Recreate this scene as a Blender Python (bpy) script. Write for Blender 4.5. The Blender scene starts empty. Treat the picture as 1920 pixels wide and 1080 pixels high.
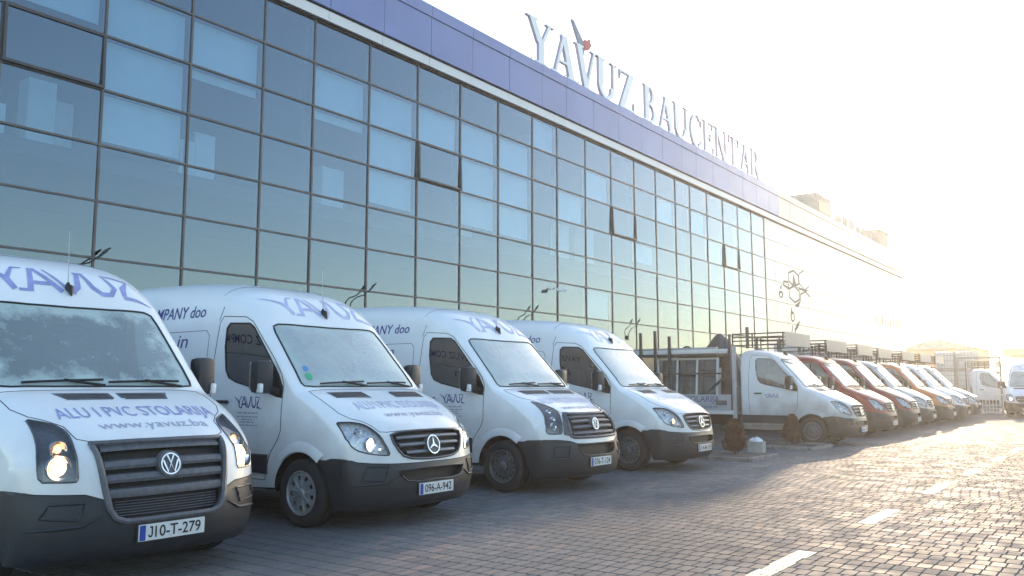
import bpy, bmesh, math, random
import numpy as np
from mathutils import Vector, Matrix
from mathutils.geometry import delaunay_2d_cdt
random.seed(7)
SC = bpy.context.scene
COL = SC.collection
# ---------------------------------------------------------------- camera
cam = bpy.data.cameras.new('camera'); cam.sensor_width = 36.0
cam.lens = 36.0*1600/1920; cam.clip_end = 3000; cam.clip_start = .05
camo = bpy.data.objects.new('camera', cam); COL.objects.link(camo)
camo.location = (0, 0, 1.4)
camo.rotation_euler = (math.radians(90+6.5955), 0, math.radians(36.458))
SC.camera = camo
# ---------------------------------------------------------------- sky, sun, exposure
SUN_EL, SUN_AZ = 12.5, -10.6           # azimuth from +Y towards +X
w = bpy.data.worlds.new('World'); SC.world = w; w.use_nodes = True
nt = w.node_tree; bg = nt.nodes['Background']
sky = nt.nodes.new('ShaderNodeTexSky'); sky.sky_type = 'NISHITA'; sky.sun_disc = False
sky.sun_elevation = math.radians(SUN_EL); sky.sun_rotation = math.radians(SUN_AZ)
sky.air_density = 1.0; sky.dust_density = 1.0; sky.ozone_density = 1.0; sky.altitude = 300
nt.links.new(sky.outputs[0], bg.inputs[0]); bg.inputs[1].default_value = .15
sl = bpy.data.lights.new('sun', 'SUN'); sl.energy = 2.0; sl.angle = math.radians(.55); sl.color = (1, .75, .50)
so = bpy.data.objects.new('sun', sl); COL.objects.link(so)
_e, _a = math.radians(SUN_EL), math.radians(SUN_AZ)
SUND = Vector((math.sin(_a)*math.cos(_e), math.cos(_a)*math.cos(_e), math.sin(_e)))
so.rotation_euler = (-SUND).to_track_quat('-Z', 'Y').to_euler(); so.location = SUND*200
SC.view_settings.view_transform = 'Standard'; SC.view_settings.look = 'None'
SC.view_settings.exposure = 1.62; SC.view_settings.gamma = 1
SC.render.engine = 'CYCLES'
SC.cycles.use_denoising = True
SC.cycles.max_bounces = 8; SC.cycles.transparent_max_bounces = 16; SC.cycles.volume_bounces = 1
SC.cycles.diffuse_bounces = 3; SC.cycles.glossy_bounces = 4
SC.cycles.sample_clamp_indirect = 6; SC.cycles.caustics_reflective = False; SC.cycles.caustics_refractive = False

# ---------------------------------------------------------------- materials
MATS = {}
def mat(name, col, rough=.5, metal=0., var=.0, vscale=4., bump=0., bscale=60., coat=0., emit=None, estr=0., spec=.5, back=None, dirt=None):
    """Principled surface with noise in the colour and a little relief"""
    m = bpy.data.materials.new(name); m.use_nodes = True; n = m.node_tree.nodes; l = m.node_tree.links
    b = n['Principled BSDF']; b.inputs['Roughness'].default_value = rough; b.inputs['Metallic'].default_value = metal
    b.inputs['Coat Weight'].default_value = coat; b.inputs['Coat Roughness'].default_value = .08
    b.inputs['Specular IOR Level'].default_value = spec
    c = (*col, 1); b.inputs['Base Color'].default_value = c
    out = None
    tc = n.new('ShaderNodeTexCoord')
    if var > 0:
        no = n.new('ShaderNodeTexNoise'); no.inputs['Scale'].default_value = vscale; no.inputs['Detail'].default_value = 6
        l.new(tc.outputs['Object'], no.inputs['Vector'])
        mr = n.new('ShaderNodeMapRange'); mr.inputs['From Min'].default_value = .3; mr.inputs['From Max'].default_value = .7
        mr.inputs['To Min'].default_value = 1-var; mr.inputs['To Max'].default_value = 1+var
        l.new(no.outputs['Fac'], mr.inputs['Value'])
        mx = n.new('ShaderNodeMix'); mx.data_type = 'RGBA'; mx.blend_type = 'MULTIPLY'; mx.inputs['Factor'].default_value = 1
        mx.inputs[6].default_value = c; l.new(mr.outputs[0], mx.inputs[7]); out = mx.outputs[2]
    if dirt:
        # road grime thrown up on the lower panels: ragged edge, own colour
        gx = n.new('ShaderNodeSeparateXYZ'); l.new(tc.outputs['Object'], gx.inputs[0])
        dn = n.new('ShaderNodeTexNoise'); dn.inputs['Scale'].default_value = 3.5; dn.inputs['Detail'].default_value = 8
        l.new(tc.outputs['Object'], dn.inputs['Vector'])
        ad = n.new('ShaderNodeMath'); ad.operation = 'MULTIPLY_ADD'; ad.inputs[1].default_value = -.9; l.new(dn.outputs['Fac'], ad.inputs[0]); l.new(gx.outputs[2], ad.inputs[2])
        m2 = n.new('ShaderNodeMapRange'); m2.inputs['From Min'].default_value = -.05; m2.inputs['From Max'].default_value = .75
        m2.inputs['To Min'].default_value = dirt[3]; m2.inputs['To Max'].default_value = 0; l.new(ad.outputs[0], m2.inputs['Value'])
        mx = n.new('ShaderNodeMix'); mx.data_type = 'RGBA'
        if out: l.new(out, mx.inputs[6])
        else: mx.inputs[6].default_value = c
        mx.inputs[7].default_value = (*dirt[:3], 1); l.new(m2.outputs[0], mx.inputs['Factor']); out = mx.outputs[2]
        mr3 = n.new('ShaderNodeMapRange'); mr3.inputs['To Min'].default_value = rough; mr3.inputs['To Max'].default_value = .75
        l.new(m2.outputs[0], mr3.inputs['Value']); l.new(mr3.outputs[0], b.inputs['Roughness'])
    if back:
        ge = n.new('ShaderNodeNewGeometry'); mx = n.new('ShaderNodeMix'); mx.data_type = 'RGBA'
        if out: l.new(out, mx.inputs[6])
        else: mx.inputs[6].default_value = c
        mx.inputs[7].default_value = (*back, 1); l.new(ge.outputs['Backfacing'], mx.inputs['Factor']); out = mx.outputs[2]
    if out: l.new(out, b.inputs['Base Color'])
    if bump > 0:
        no2 = n.new('ShaderNodeTexNoise'); no2.inputs['Scale'].default_value = bscale; no2.inputs['Detail'].default_value = 4
        l.new(tc.outputs['Object'], no2.inputs['Vector'])
        bu = n.new('ShaderNodeBump'); bu.inputs['Strength'].default_value = bump; bu.inputs['Distance'].default_value = .01
        l.new(no2.outputs['Fac'], bu.inputs['Height']); l.new(bu.outputs[0], b.inputs['Normal'])
    if emit:
        b.inputs['Emission Color'].default_value = (*emit, 1); b.inputs['Emission Strength'].default_value = estr
    MATS[name] = m; return m
def glass(name, tint, gloss=(1, 1, 1), base=.06, ior=1.5, rough=.0, film=0., filmcol=(.7, .78, .8), fscale=6., fthr=.55, wave=0., fw=.08, edge=0.):
    """tinted pane: see-through + mirror by angle, optionally an uneven pale film (frost, dust, painted sky sheen)"""
    m = bpy.data.materials.new(name); m.use_nodes = True; n = m.node_tree.nodes; l = m.node_tree.links
    n.remove(n['Principled BSDF']); o = n['Material Output']
    tr = n.new('ShaderNodeBsdfTransparent'); tr.inputs[0].default_value = (*tint, 1)
    gl = n.new('ShaderNodeBsdfGlossy'); gl.inputs[0].default_value = (*gloss, 1); gl.inputs['Roughness'].default_value = rough
    fr = n.new('ShaderNodeFresnel'); fr.inputs[0].default_value = ior
    ma = n.new('ShaderNodeMath'); ma.operation = 'MULTIPLY_ADD'; ma.inputs[1].default_value = 1-base; ma.inputs[2].default_value = base
    l.new(fr.outputs[0], ma.inputs[0])
    # only the outer face mirrors (the far face of a thin pane would otherwise reflect totally)
    ge = n.new('ShaderNodeNewGeometry'); nb = n.new('ShaderNodeMath'); nb.operation = 'SUBTRACT'; nb.inputs[0].default_value = 1; l.new(ge.outputs['Backfacing'], nb.inputs[1])
    mu = n.new('ShaderNodeMath'); mu.operation = 'MULTIPLY'; l.new(ma.outputs[0], mu.inputs[0]); l.new(nb.outputs[0], mu.inputs[1])
    mx = n.new('ShaderNodeMixShader'); l.new(mu.outputs[0], mx.inputs[0]); l.new(tr.outputs[0], mx.inputs[1]); l.new(gl.outputs[0], mx.inputs[2])
    last = mx.outputs[0]
    tc = n.new('ShaderNodeTexCoord')
    if wave > 0:
        no = n.new('ShaderNodeTexNoise'); no.inputs['Scale'].default_value = 1.3; l.new(tc.outputs['Object'], no.inputs['Vector'])
        bu = n.new('ShaderNodeBump'); bu.inputs['Strength'].default_value = wave; bu.inputs['Distance'].default_value = .02
        l.new(no.outputs['Fac'], bu.inputs['Height']); l.new(bu.outputs[0], gl.inputs['Normal']); l.new(bu.outputs[0], fr.inputs['Normal'])
    if film > 0:
        no = n.new('ShaderNodeTexNoise'); no.inputs['Scale'].default_value = fscale; no.inputs['Detail'].default_value = 7; no.inputs['Roughness'].default_value = .6
        l.new(tc.outputs['Object'], no.inputs['Vector'])
        mr = n.new('ShaderNodeMapRange'); mr.inputs['From Min'].default_value = fthr-fw; mr.inputs['From Max'].default_value = fthr+fw
        mr.inputs['To Min'].default_value = film*.3; mr.inputs['To Max'].default_value = film; src = no.outputs['Fac']
        if edge > 0:
            # frost is scraped clear in the middle and stays round the border
            sp = n.new('ShaderNodeSeparateXYZ'); l.new(tc.outputs['Generated'], sp.inputs[0]); acc = None
            for ax, pw in ((1, 5.), (2, 3.)):
                a1 = n.new('ShaderNodeMath'); a1.operation = 'MULTIPLY_ADD'; a1.inputs[1].default_value = 2; a1.inputs[2].default_value = -1; l.new(sp.outputs[ax], a1.inputs[0])
                a2 = n.new('ShaderNodeMath'); a2.operation = 'ABSOLUTE'; l.new(a1.outputs[0], a2.inputs[0])
                a3 = n.new('ShaderNodeMath'); a3.operation = 'POWER'; a3.inputs[1].default_value = pw; l.new(a2.outputs[0], a3.inputs[0])
                if acc is None: acc = a3.outputs[0]
                else:
                    a4 = n.new('ShaderNodeMath'); a4.operation = 'MAXIMUM'; l.new(acc, a4.inputs[0]); l.new(a3.outputs[0], a4.inputs[1]); acc = a4.outputs[0]
            a5 = n.new('ShaderNodeMath'); a5.operation = 'MULTIPLY_ADD'; a5.inputs[1].default_value = edge; l.new(acc, a5.inputs[0]); l.new(src, a5.inputs[2]); src = a5.outputs[0]
        l.new(src, mr.inputs['Value'])
        df = n.new('ShaderNodeBsdfDiffuse'); df.inputs[0].default_value = (*filmcol, 1)
        m3 = n.new('ShaderNodeMixShader'); l.new(mr.outputs[0], m3.inputs[0]); l.new(last, m3.inputs[1]); l.new(df.outputs[0], m3.inputs[2]); last = m3.outputs[0]
    l.new(last, o.inputs['Surface']); MATS[name] = m; return m

# ---------------------------------------------------------------- object helpers
def tag(o, label=None, cat=None, group=None, kind=None):
    for k, v in (('label', label), ('category', cat), ('group', group), ('kind', kind)):
        if v: o[k] = v
    return o
def obj(name, verts, faces, m, parent=None, smooth=False, loc=(0, 0, 0)):
    me = bpy.data.meshes.new(name); me.from_pydata([tuple(v) for v in verts], [], faces); me.update()
    if m is not None: me.materials.append(m if not isinstance(m, str) else MATS[m])
    if smooth: me.shade_smooth()
    o = bpy.data.objects.new(name, me); COL.objects.link(o); o.location = loc
    if parent: o.parent = parent
    return o
def inst(src, parent=None, loc=None, name=None, rot=None, scale=None):
    o = src.copy(); COL.objects.link(o)
    if name: o.name = name
    o.parent = parent
    if loc is not None: o.location = loc
    if rot is not None: o.rotation_euler = rot
    if scale is not None: o.scale = scale
    return o
def empty(name, loc=(0, 0, 0), rz=0, label=None, cat=None, group=None):
    o = bpy.data.objects.new(name, None); COL.objects.link(o); o.location = loc; o.rotation_euler = (0, 0, rz)
    o.empty_display_size = .2
    return tag(o, label, cat, group)
def copy_tree(o, parent=None):
    c = o.copy(); COL.objects.link(c); c.parent = parent
    for ch in list(o.children): copy_tree(ch, c)
    return c
class MB:
    """collects simple shapes for ONE mesh"""
    def __init__(s): s.v = []; s.f = []
    def add(s, v, f):
        k = len(s.v); s.v += [tuple(p) for p in v]; s.f += [tuple(i+k for i in q) for q in f]; return s
    def box(s, c, d, rz=0., ry=0., bev=0.):
        bm = bmesh.new(); bmesh.ops.create_cube(bm, size=1); bmesh.ops.scale(bm, vec=Vector(d), verts=bm.verts)
        if bev: bmesh.ops.bevel(bm, geom=bm.edges[:], offset=bev, segments=2, affect='EDGES', profile=.6)
        M = Matrix.Translation(Vector(c)) @ Matrix.Rotation(rz, 4, 'Z') @ Matrix.Rotation(ry, 4, 'Y')
        bm.transform(M); bm.verts.ensure_lookup_table()
        s.add([v.co[:] for v in bm.verts], [[v.index for v in f.verts] for f in bm.faces]); bm.free(); return s
    def bx(s, x0, x1, y0, y1, z0, z1, bev=0.):
        return s.box(((x0+x1)/2, (y0+y1)/2, (z0+z1)/2), (abs(x1-x0), abs(y1-y0), abs(z1-z0)), bev=bev)
    def tube(s, pts, r, n=8, closed=False, flat=1.):
        P = [Vector(p) for p in pts]; m = len(P); V = []; up = Vector((0, 0, 1))
        for i, p in enumerate(P):
            a = P[(i-1) % m] if (closed or i > 0) else p; b = P[(i+1) % m] if (closed or i < m-1) else p
            t = (b-a).normalized(); u = t.cross(up)
            if u.length < 1e-3: u = t.cross(Vector((1, 0, 0)))
            u.normalize(); w_ = u.cross(t); rr = r[i] if isinstance(r, (list, tuple)) else r
            for k in range(n):
                an = 2*math.pi*k/n; V.append(p+u*math.cos(an)*rr+w_*math.sin(an)*rr*flat)
        F = []
        for i in range(m if closed else m-1):
            j = (i+1) % m
            for k in range(n): F.append((i*n+k, i*n+(k+1) % n, j*n+(k+1) % n, j*n+k))
        if not closed: F += [tuple(range(n))[::-1], tuple((m-1)*n+k for k in range(n))]
        return s.add(V, F)
    def lathe(s, prof, axis='Y', n=32, c=(0, 0, 0), a0=0., a1=2*math.pi):
        """prof: list of (radius, along axis)"""
        full = abs(a1-a0-2*math.pi) < 1e-6; V = []; m = len(prof); K = n if full else n+1
        for k in range(K):
            an = a0+(a1-a0)*k/n; ca, sa = math.cos(an), math.sin(an)
            for r, h in prof:
                q = {'Y': (r*ca, h, r*sa), 'Z': (r*ca, r*sa, h), 'X': (h, r*ca, r*sa)}[axis]
                V.append((q[0]+c[0], q[1]+c[1], q[2]+c[2]))
        F = []
        for k in range(n):
            j = (k+1) % K
            for i in range(m-1): F.append((k*m+i, k*m+i+1, j*m+i+1, j*m+i))
        return s.add(V, F)
    def build(s, name, m, parent=None, smooth=False, org=(0, 0, 0)):
        v = [(p[0]-org[0], p[1]-org[1], p[2]-org[2]) for p in s.v]
        o = obj(name, v, s.f, m, parent, False)
        if smooth:
            o.data.shade_smooth()
            try: o.data.set_sharp_from_angle(angle=math.radians(42))
            except Exception: pass
        return o
def inside(P, poly):
    """P (n,2) in polygon"""
    x, y = P[:, 0], P[:, 1]; poly = np.asarray(poly, float); c = np.zeros(len(P), bool); j = len(poly)-1
    for i in range(len(poly)):
        xi, yi = poly[i]; xj, yj = poly[j]
        if yi != yj:
            c ^= ((yi > y) != (yj > y)) & (x < (xj-xi)*(y-yi)/(yj-yi)+xi)
        j = i
    return c
def cdt(loops, extra, opens=()):
    """constrained triangulation of closed loops + open lines + free points"""
    V = []; E = []
    for L in loops:
        k = len(V); n = len(L); V += [Vector((float(p[0]), float(p[1]))) for p in L]; E += [(k+i, k+(i+1) % n) for i in range(n)]
    for L in opens:
        k = len(V); V += [Vector((float(p[0]), float(p[1]))) for p in L]; E += [(k+i, k+i+1) for i in range(len(L)-1)]
    V += [Vector((float(p[0]), float(p[1]))) for p in extra]
    r = delaunay_2d_cdt(V, E, [], 0, 1e-6)
    return np.array([(p[0], p[1]) for p in r[0]]), np.array([tuple(f) for f in r[2]], int)
def union_shape(polys, holes=()):
    """flat union of overlapping polygons -> vertices, triangles, boundary edges"""
    V, T = cdt(list(polys)+list(holes), [])
    C = V[T].mean(1); k = np.zeros(len(T), bool)
    for p in polys: k |= inside(C, p)
    for h in holes: k &= ~inside(C, h)
    T = T[k]
    a = V[T[:, 0]]; b = V[T[:, 1]]; c = V[T[:, 2]]
    ar = (b[:, 0]-a[:, 0])*(c[:, 1]-a[:, 1])-(b[:, 1]-a[:, 1])*(c[:, 0]-a[:, 0])
    T[ar < 0] = T[ar < 0][:, ::-1]
    ed = {}
    for t in T:
        for i in range(3):
            e = (int(t[i]), int(t[(i+1) % 3]))
            if (e[1], e[0]) in ed: del ed[(e[1], e[0])]
            else: ed[e] = 1
    return V, T, list(ed)
def extruded(polys, depth, fn, holes=()):
    """solid of a flat union: fn(u, v, w) -> 3-D, w from 0 (front) to -depth"""
    V, T, E = union_shape(polys, holes); n = len(V)
    v = [fn(a, b, 0.) for a, b in V]+[fn(a, b, -depth) for a, b in V]
    f = [tuple(int(i) for i in t) for t in T]+[tuple(int(i)+n for i in t[::-1]) for t in T]+[(b, a, a+n, b+n) for a, b in E]
    return v, f
def text2d(s, h, width=None, shear=0., bold=0.):
    """text as flat triangles, cap height h, origin left baseline"""
    cu = bpy.data.curves.new('t', 'FONT'); cu.body = s; cu.size = 1; cu.resolution_u = 3; cu.offset = bold
    o = bpy.data.objects.new('t', cu); me = bpy.data.meshes.new_from_object(o)
    V = np.array([v.co[:2] for v in me.vertices]); F = [tuple(p.vertices) for p in me.polygons]
    bpy.data.objects.remove(o); bpy.data.meshes.remove(me); bpy.data.curves.remove(cu)
    V[:, 0] -= V[:, 0].min(); V = V*(h/.69)
    if width: V[:, 0] *= width/V[:, 0].max()
    V[:, 0] += V[:, 1]*shear
    return V, F
def refine(V, F, lim):
    """split long edges so that flat lettering can follow a curved panel"""
    bm = bmesh.new(); vs = [bm.verts.new((p[0], p[1], 0)) for p in V]
    for f in F:
        try: bm.faces.new([vs[i] for i in f])
        except ValueError: pass
    for _ in range(5):
        e = [e for e in bm.edges if e.calc_length() > lim]
        if not e: break
        bmesh.ops.subdivide_edges(bm, edges=e, cuts=1); bmesh.ops.triangulate(bm, faces=bm.faces)
    bm.verts.ensure_lookup_table(); bm.verts.index_update()
    V = np.array([v.co[:2] for v in bm.verts]); F = [tuple(v.index for v in f.verts) for f in bm.faces]; bm.free()
    return V, F
def stroke(pts, w):
    """polygon of a line with thickness (w a number or one per point)"""
    P = np.array(pts, float); n = len(P); L = []; R = []
    W = w if hasattr(w, '__len__') else [w]*n
    for i in range(n):
        t = P[min(i+1, n-1)]-P[max(i-1, 0)]; t /= np.linalg.norm(t)+1e-9; q = np.array([-t[1], t[0]])*W[i]/2
        L.append(P[i]+q); R.append(P[i]-q)
    return L+R[::-1]
def circle(cx, cy, r, n=24, ry=None, a0=0, a1=360):
    return [(cx+r*math.cos(math.radians(a0+(a1-a0)*i/n)), cy+(ry or r)*math.sin(math.radians(a0+(a1-a0)*i/n))) for i in range(n+(0 if a1-a0 == 360 else 1))]

# ---------------------------------------------------------------- palette
mat('white_paint', (.86, .89, .90), .32, var=.035, vscale=1.3, coat=.6, back=(.05, .05, .055), dirt=(.30, .275, .26, .5))
mat('white_truck_paint', (.72, .75, .77), .4, var=.03, vscale=2, coat=.4, back=(.05, .05, .055), dirt=(.20, .15, .11, .85))
mat('red_paint', (.29, .002, .007), .36, var=.06, vscale=2, coat=.3, back=(.05, .05, .055), dirt=(.10, .06, .05, .3))
mat('dark_red_paint', (.19, .002, .006), .36, var=.06, vscale=2, coat=.3, back=(.05, .05, .055), dirt=(.10, .06, .05, .3))
mat('orange_paint', (.60, .15, .02), .32, var=.06, vscale=2, coat=.6, back=(.05, .05, .055), dirt=(.16, .10, .07, .6))
mat('silver_paint', (.55, .58, .60), .34, var=.04, vscale=2, coat=.5, back=(.05, .05, .055), dirt=(.16, .13, .11, .6))
mat('black_plastic', (.020, .023, .029), .42, var=.2, vscale=5, bump=.25, bscale=260)
mat('gloss_black', (.012, .012, .014), .22, spec=.6)
mat('rubber', (.022, .022, .024), .8, var=.25, vscale=14, bump=.3, bscale=120)
mat('gasket', (.012, .012, .013), .55)
mat('seam', (.03, .032, .036), .7)
mat('steel_rim', (.16, .17, .18), .45, metal=.6, var=.25, vscale=20, bump=.1)
mat('hubcap', (.36, .38, .40), .38, metal=.5, var=.15, vscale=22)
mat('chrome', (.72, .73, .75), .28, metal=1)
mat('lamp_reflector', (.80, .82, .84), .16, metal=.9)
mat('lamp_housing', (.10, .105, .11), .3, metal=.4, var=.2, vscale=30)
mat('lamp_housing_bright', (.66, .69, .72), .25, metal=.25, var=.35, vscale=35, bump=.6, bscale=45)
mat('indicator', (.75, .25, .04), .25, coat=.4)
mat('clear_lens', (.75, .78, .8), .15, coat=.5)
mat('bulb_warm', (1, .8, .5), .3, emit=(1, .60, .26), estr=2.2)
mat('bulb_dim', (1, .85, .65), .3, emit=(1, .55, .22), estr=.8)
mat('bulb_white', (1, .95, .9), .3, emit=(1, .86, .78), estr=2.0)
mat('grille_grey', (.20, .205, .22), .42, metal=.35, var=.12, vscale=20, bump=.1, bscale=200)
mat('grille_dark', (.105, .11, .125), .5, var=.2, vscale=25, bump=.15, bscale=200)
mat('grille_mesh', (.012, .012, .013), .6, bump=.8, bscale=140)
mat('blue_decal', (.055, .058, .26), .45, var=.12, vscale=18)
mat('faded_decal', (.30, .33, .62), .45, var=.15, vscale=12)
mat('pale_decal', (.50, .54, .78), .45, var=.12, vscale=12)
mat('very_pale_decal', (.64, .68, .82), .45, var=.1, vscale=12)
mat('grey_decal', (.40, .42, .55), .45, var=.15, vscale=12)
mat('plate_white', (.68, .70, .70), .35, var=.08, vscale=25)
mat('plate_blue', (.02, .06, .36), .35)
mat('plate_black', (.015, .015, .017), .4)
mat('interior', (.025, .026, .028), .8, var=.2, vscale=10)
mat('seat_cloth', (.05, .055, .062), .9, var=.25, vscale=20, bump=.2)
mat('sticker_green', (.05, .45, .22), .4)
mat('sticker_blue', (.08, .28, .60), .4)
mat('underbody', (.015, .015, .015), .9)
glass('windscreen_glass', (.62, .80, .75), base=.30, ior=1.6, film=.50, fscale=1.2, fthr=.62, fw=.22, edge=.35, filmcol=(.70, .88, .83))  # pale film also stands in for bright sky mirrored in the windscreens
glass('frosted_windscreen', (.58, .72, .72), base=.16, ior=1.5, film=.60, fscale=4.0, fthr=.68, fw=.10, edge=.40, filmcol=(.66, .82, .80))
glass('side_glass', (.24, .28, .27), base=.06, ior=1.5)
glass('lamp_glass', (.95, .96, .97), base=.04, ior=1.45)
glass('facade_glass', (.70, .82, .88), gloss=(.66, .81, .94), base=.19, ior=1.5)
mat('mullion', (.13, .118, .112), .45, metal=.3, var=.15, vscale=3)
mat('window_frame', (.085, .08, .08), .45, metal=.3)
mat('fascia_blue', (.19, .24, .49), .42, var=.11, vscale=.5, coat=.2)
mat('fascia_cream', (.66, .60, .56), .45, var=.04, vscale=.8)
mat('white_strip', (.74, .75, .75), .35, var=.03, vscale=1.2)
mat('cladding', (.70, .68, .66), .32, var=.03, vscale=.8)
mat('blind', (.68, .73, .75), .8, var=.05, vscale=3)
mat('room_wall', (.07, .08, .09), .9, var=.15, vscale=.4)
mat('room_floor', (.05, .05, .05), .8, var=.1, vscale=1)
mat('cabinet', (.62, .64, .64), .6, var=.05)
mat('concrete', (.36, .35, .33), .85, var=.2, vscale=3, bump=.3, bscale=40)
mat('sign_white', (.90, .93, .95), .4, var=.03)
mat('bed_grey', (.42, .43, .45), .5, var=.12, vscale=3)
mat('vent_grey', (.10, .105, .115), .5, var=.15, vscale=30)
mat('grey_panel', (.34, .33, .32), .5, var=.08, vscale=2)
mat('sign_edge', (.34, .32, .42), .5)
mat('emblem_red', (.55, .05, .04), .45, var=.1, vscale=5)
mat('emblem_grey', (.22, .25, .33), .45, var=.1, vscale=5)
mat('emblem_green', (.10, .24, .24), .45)
mat('decal_grey', (.06, .07, .085), .6, var=.2, vscale=6)
mat('decal_rust', (.30, .14, .12), .6, var=.2, vscale=6)
mat('pipe_dark', (.05, .055, .06), .5, metal=.3)
# ---------------------------------------------------------------- van body surface
# profile control points: x, z (centre line), then r (how far the edge falls back), a (roundness), direction of the fall in degrees
PROF = [
 # bumper
 (0.84,0.20,.40,2.4,0),(0.905,0.25,.42,2.4,0),(0.935,0.35,.42,2.4,0),(0.945,0.47,.42,2.4,0),(0.935,0.57,.42,2.4,0),
 # nose
 (0.915,0.64,.42,2.5,0),(0.895,0.74,.42,2.6,4),(0.865,0.85,.40,2.7,10),(0.825,0.94,.37,2.8,18),(0.765,1.00,.34,2.8,30),
 # bonnet
 (0.66,1.065,.26,3.2,45),(0.48,1.155,.19,3.6,58),(0.25,1.255,.13,4.2,72),(0.02,1.345,.10,4.6,80),(-0.10,1.385,.085,4.6,80),
 # windscreen
 (-0.325,1.63,.10,3.0,70),(-0.545,1.865,.10,3.0,70),(-0.75,2.085,.11,3.0,70),
 # roof
 (-0.87,2.225,.13,3.8,70),(-1.02,2.37,.19,3.9,72),(-1.22,2.49,.23,4.0,78),(-1.55,2.585,.25,4.2,84),(-2.1,2.65,.26,4.2,89),
 (-2.9,2.69,.26,4.2,90),(-4.2,2.69,.25,4.2,90),(-4.68,2.67,.23,4.0,95),(-4.82,2.62,.20,4.0,115),(-4.88,2.50,.14,4.2,150),
 (-4.90,2.2,.12,5.0,180),(-4.91,1.4,.12,5.0,180),(-4.91,.40,.12,5.0,180)]
def make_profile(P, step=.012):
    P = np.array(P, float); n = len(P); out = []
    for i in range(n-1):
        p0=P[max(i-1,0)];p1=P[i];p2=P[i+1];p3=P[min(i+2,n-1)]
        d1=np.linalg.norm(p2[:2]-p1[:2])+1e-9
        d0=np.linalg.norm(p1[:2]-p0[:2]) if i>0 else d1
        d2=np.linalg.norm(p3[:2]-p2[:2]) if i<n-2 else d1
        m1=((p1-p0)/max(d0,1e-9)*d1+(p2-p1)/d1*d0)/(d0+d1)*d1 if i>0 else (p2-p1)
        m2=((p2-p1)/d1*d2+(p3-p2)/max(d2,1e-9)*d1)/(d1+d2)*d1 if i<n-2 else (p2-p1)
        k=max(2,int(d1/step))
        for j in range(k):
            u=j/k; out.append((2*u**3-3*u*u+1)*p1+(u**3-2*u*u+u)*m1+(-2*u**3+3*u*u)*p2+(u**3-u*u)*m2)
    out.append(P[-1]); out=np.array(out)
    s=np.r_[0,np.cumsum(np.linalg.norm(np.diff(out[:,:2],axis=0),axis=1))]
    S=np.arange(0,s[-1],step); R=np.stack([np.interp(S,s,out[:,c]) for c in range(5)],1)
    ph=np.radians(R[:,4]); nrm=np.stack([np.cos(ph),np.sin(ph)],1)   # direction in which the edge falls back
    return dict(S=S,R=R,N=nrm,L=S[-1])
def clamp01(v): return np.clip(v,0,1)
def side_y(x,z):
    x=np.asarray(x,float);z=np.asarray(z,float)
    y=.99-.12*np.maximum(0,(z-1.1)/1.5)**1.6
    y-=.11*np.maximum(0,(x-.15)/.6)**2
    y-=.06*clamp01((x+1.4)/1.1)**1.5*clamp01((z-1.2)/.9)
    y-=.03*np.maximum(0,(.6-z)/.35)**2*clamp01((.6-z)*50)
    y-=.02*clamp01((-x-4.2)/.7)**2
    return y
def front_pt(pf,s,t):
    """point of the front/top sheet at profile length s and lateral parameter t in -1..1"""
    s=np.asarray(s,float);t=np.asarray(t,float)
    g=lambda c:np.interp(s,pf['S'],c)
    x=g(pf['R'][:,0]);z=g(pf['R'][:,1]);r=g(pf['R'][:,2]);a=g(pf['R'][:,3]);nx=g(pf['N'][:,0]);nz=g(pf['N'][:,1])
    w=side_y(x-nx*r,z-nz*r)
    th=np.abs(t)*np.pi/2
    y=w*np.sin(th)**(2/a); d=r*(1-np.cos(th))
    return np.stack([x-nx*d,np.sign(t)*y,z-nz*d],-1)
def edge_curve(pf):
    S=pf['S'];R=pf['R'];N=pf['N'];return R[:,0]-N[:,0]*R[:,2],R[:,1]-N[:,1]*R[:,2]
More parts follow.
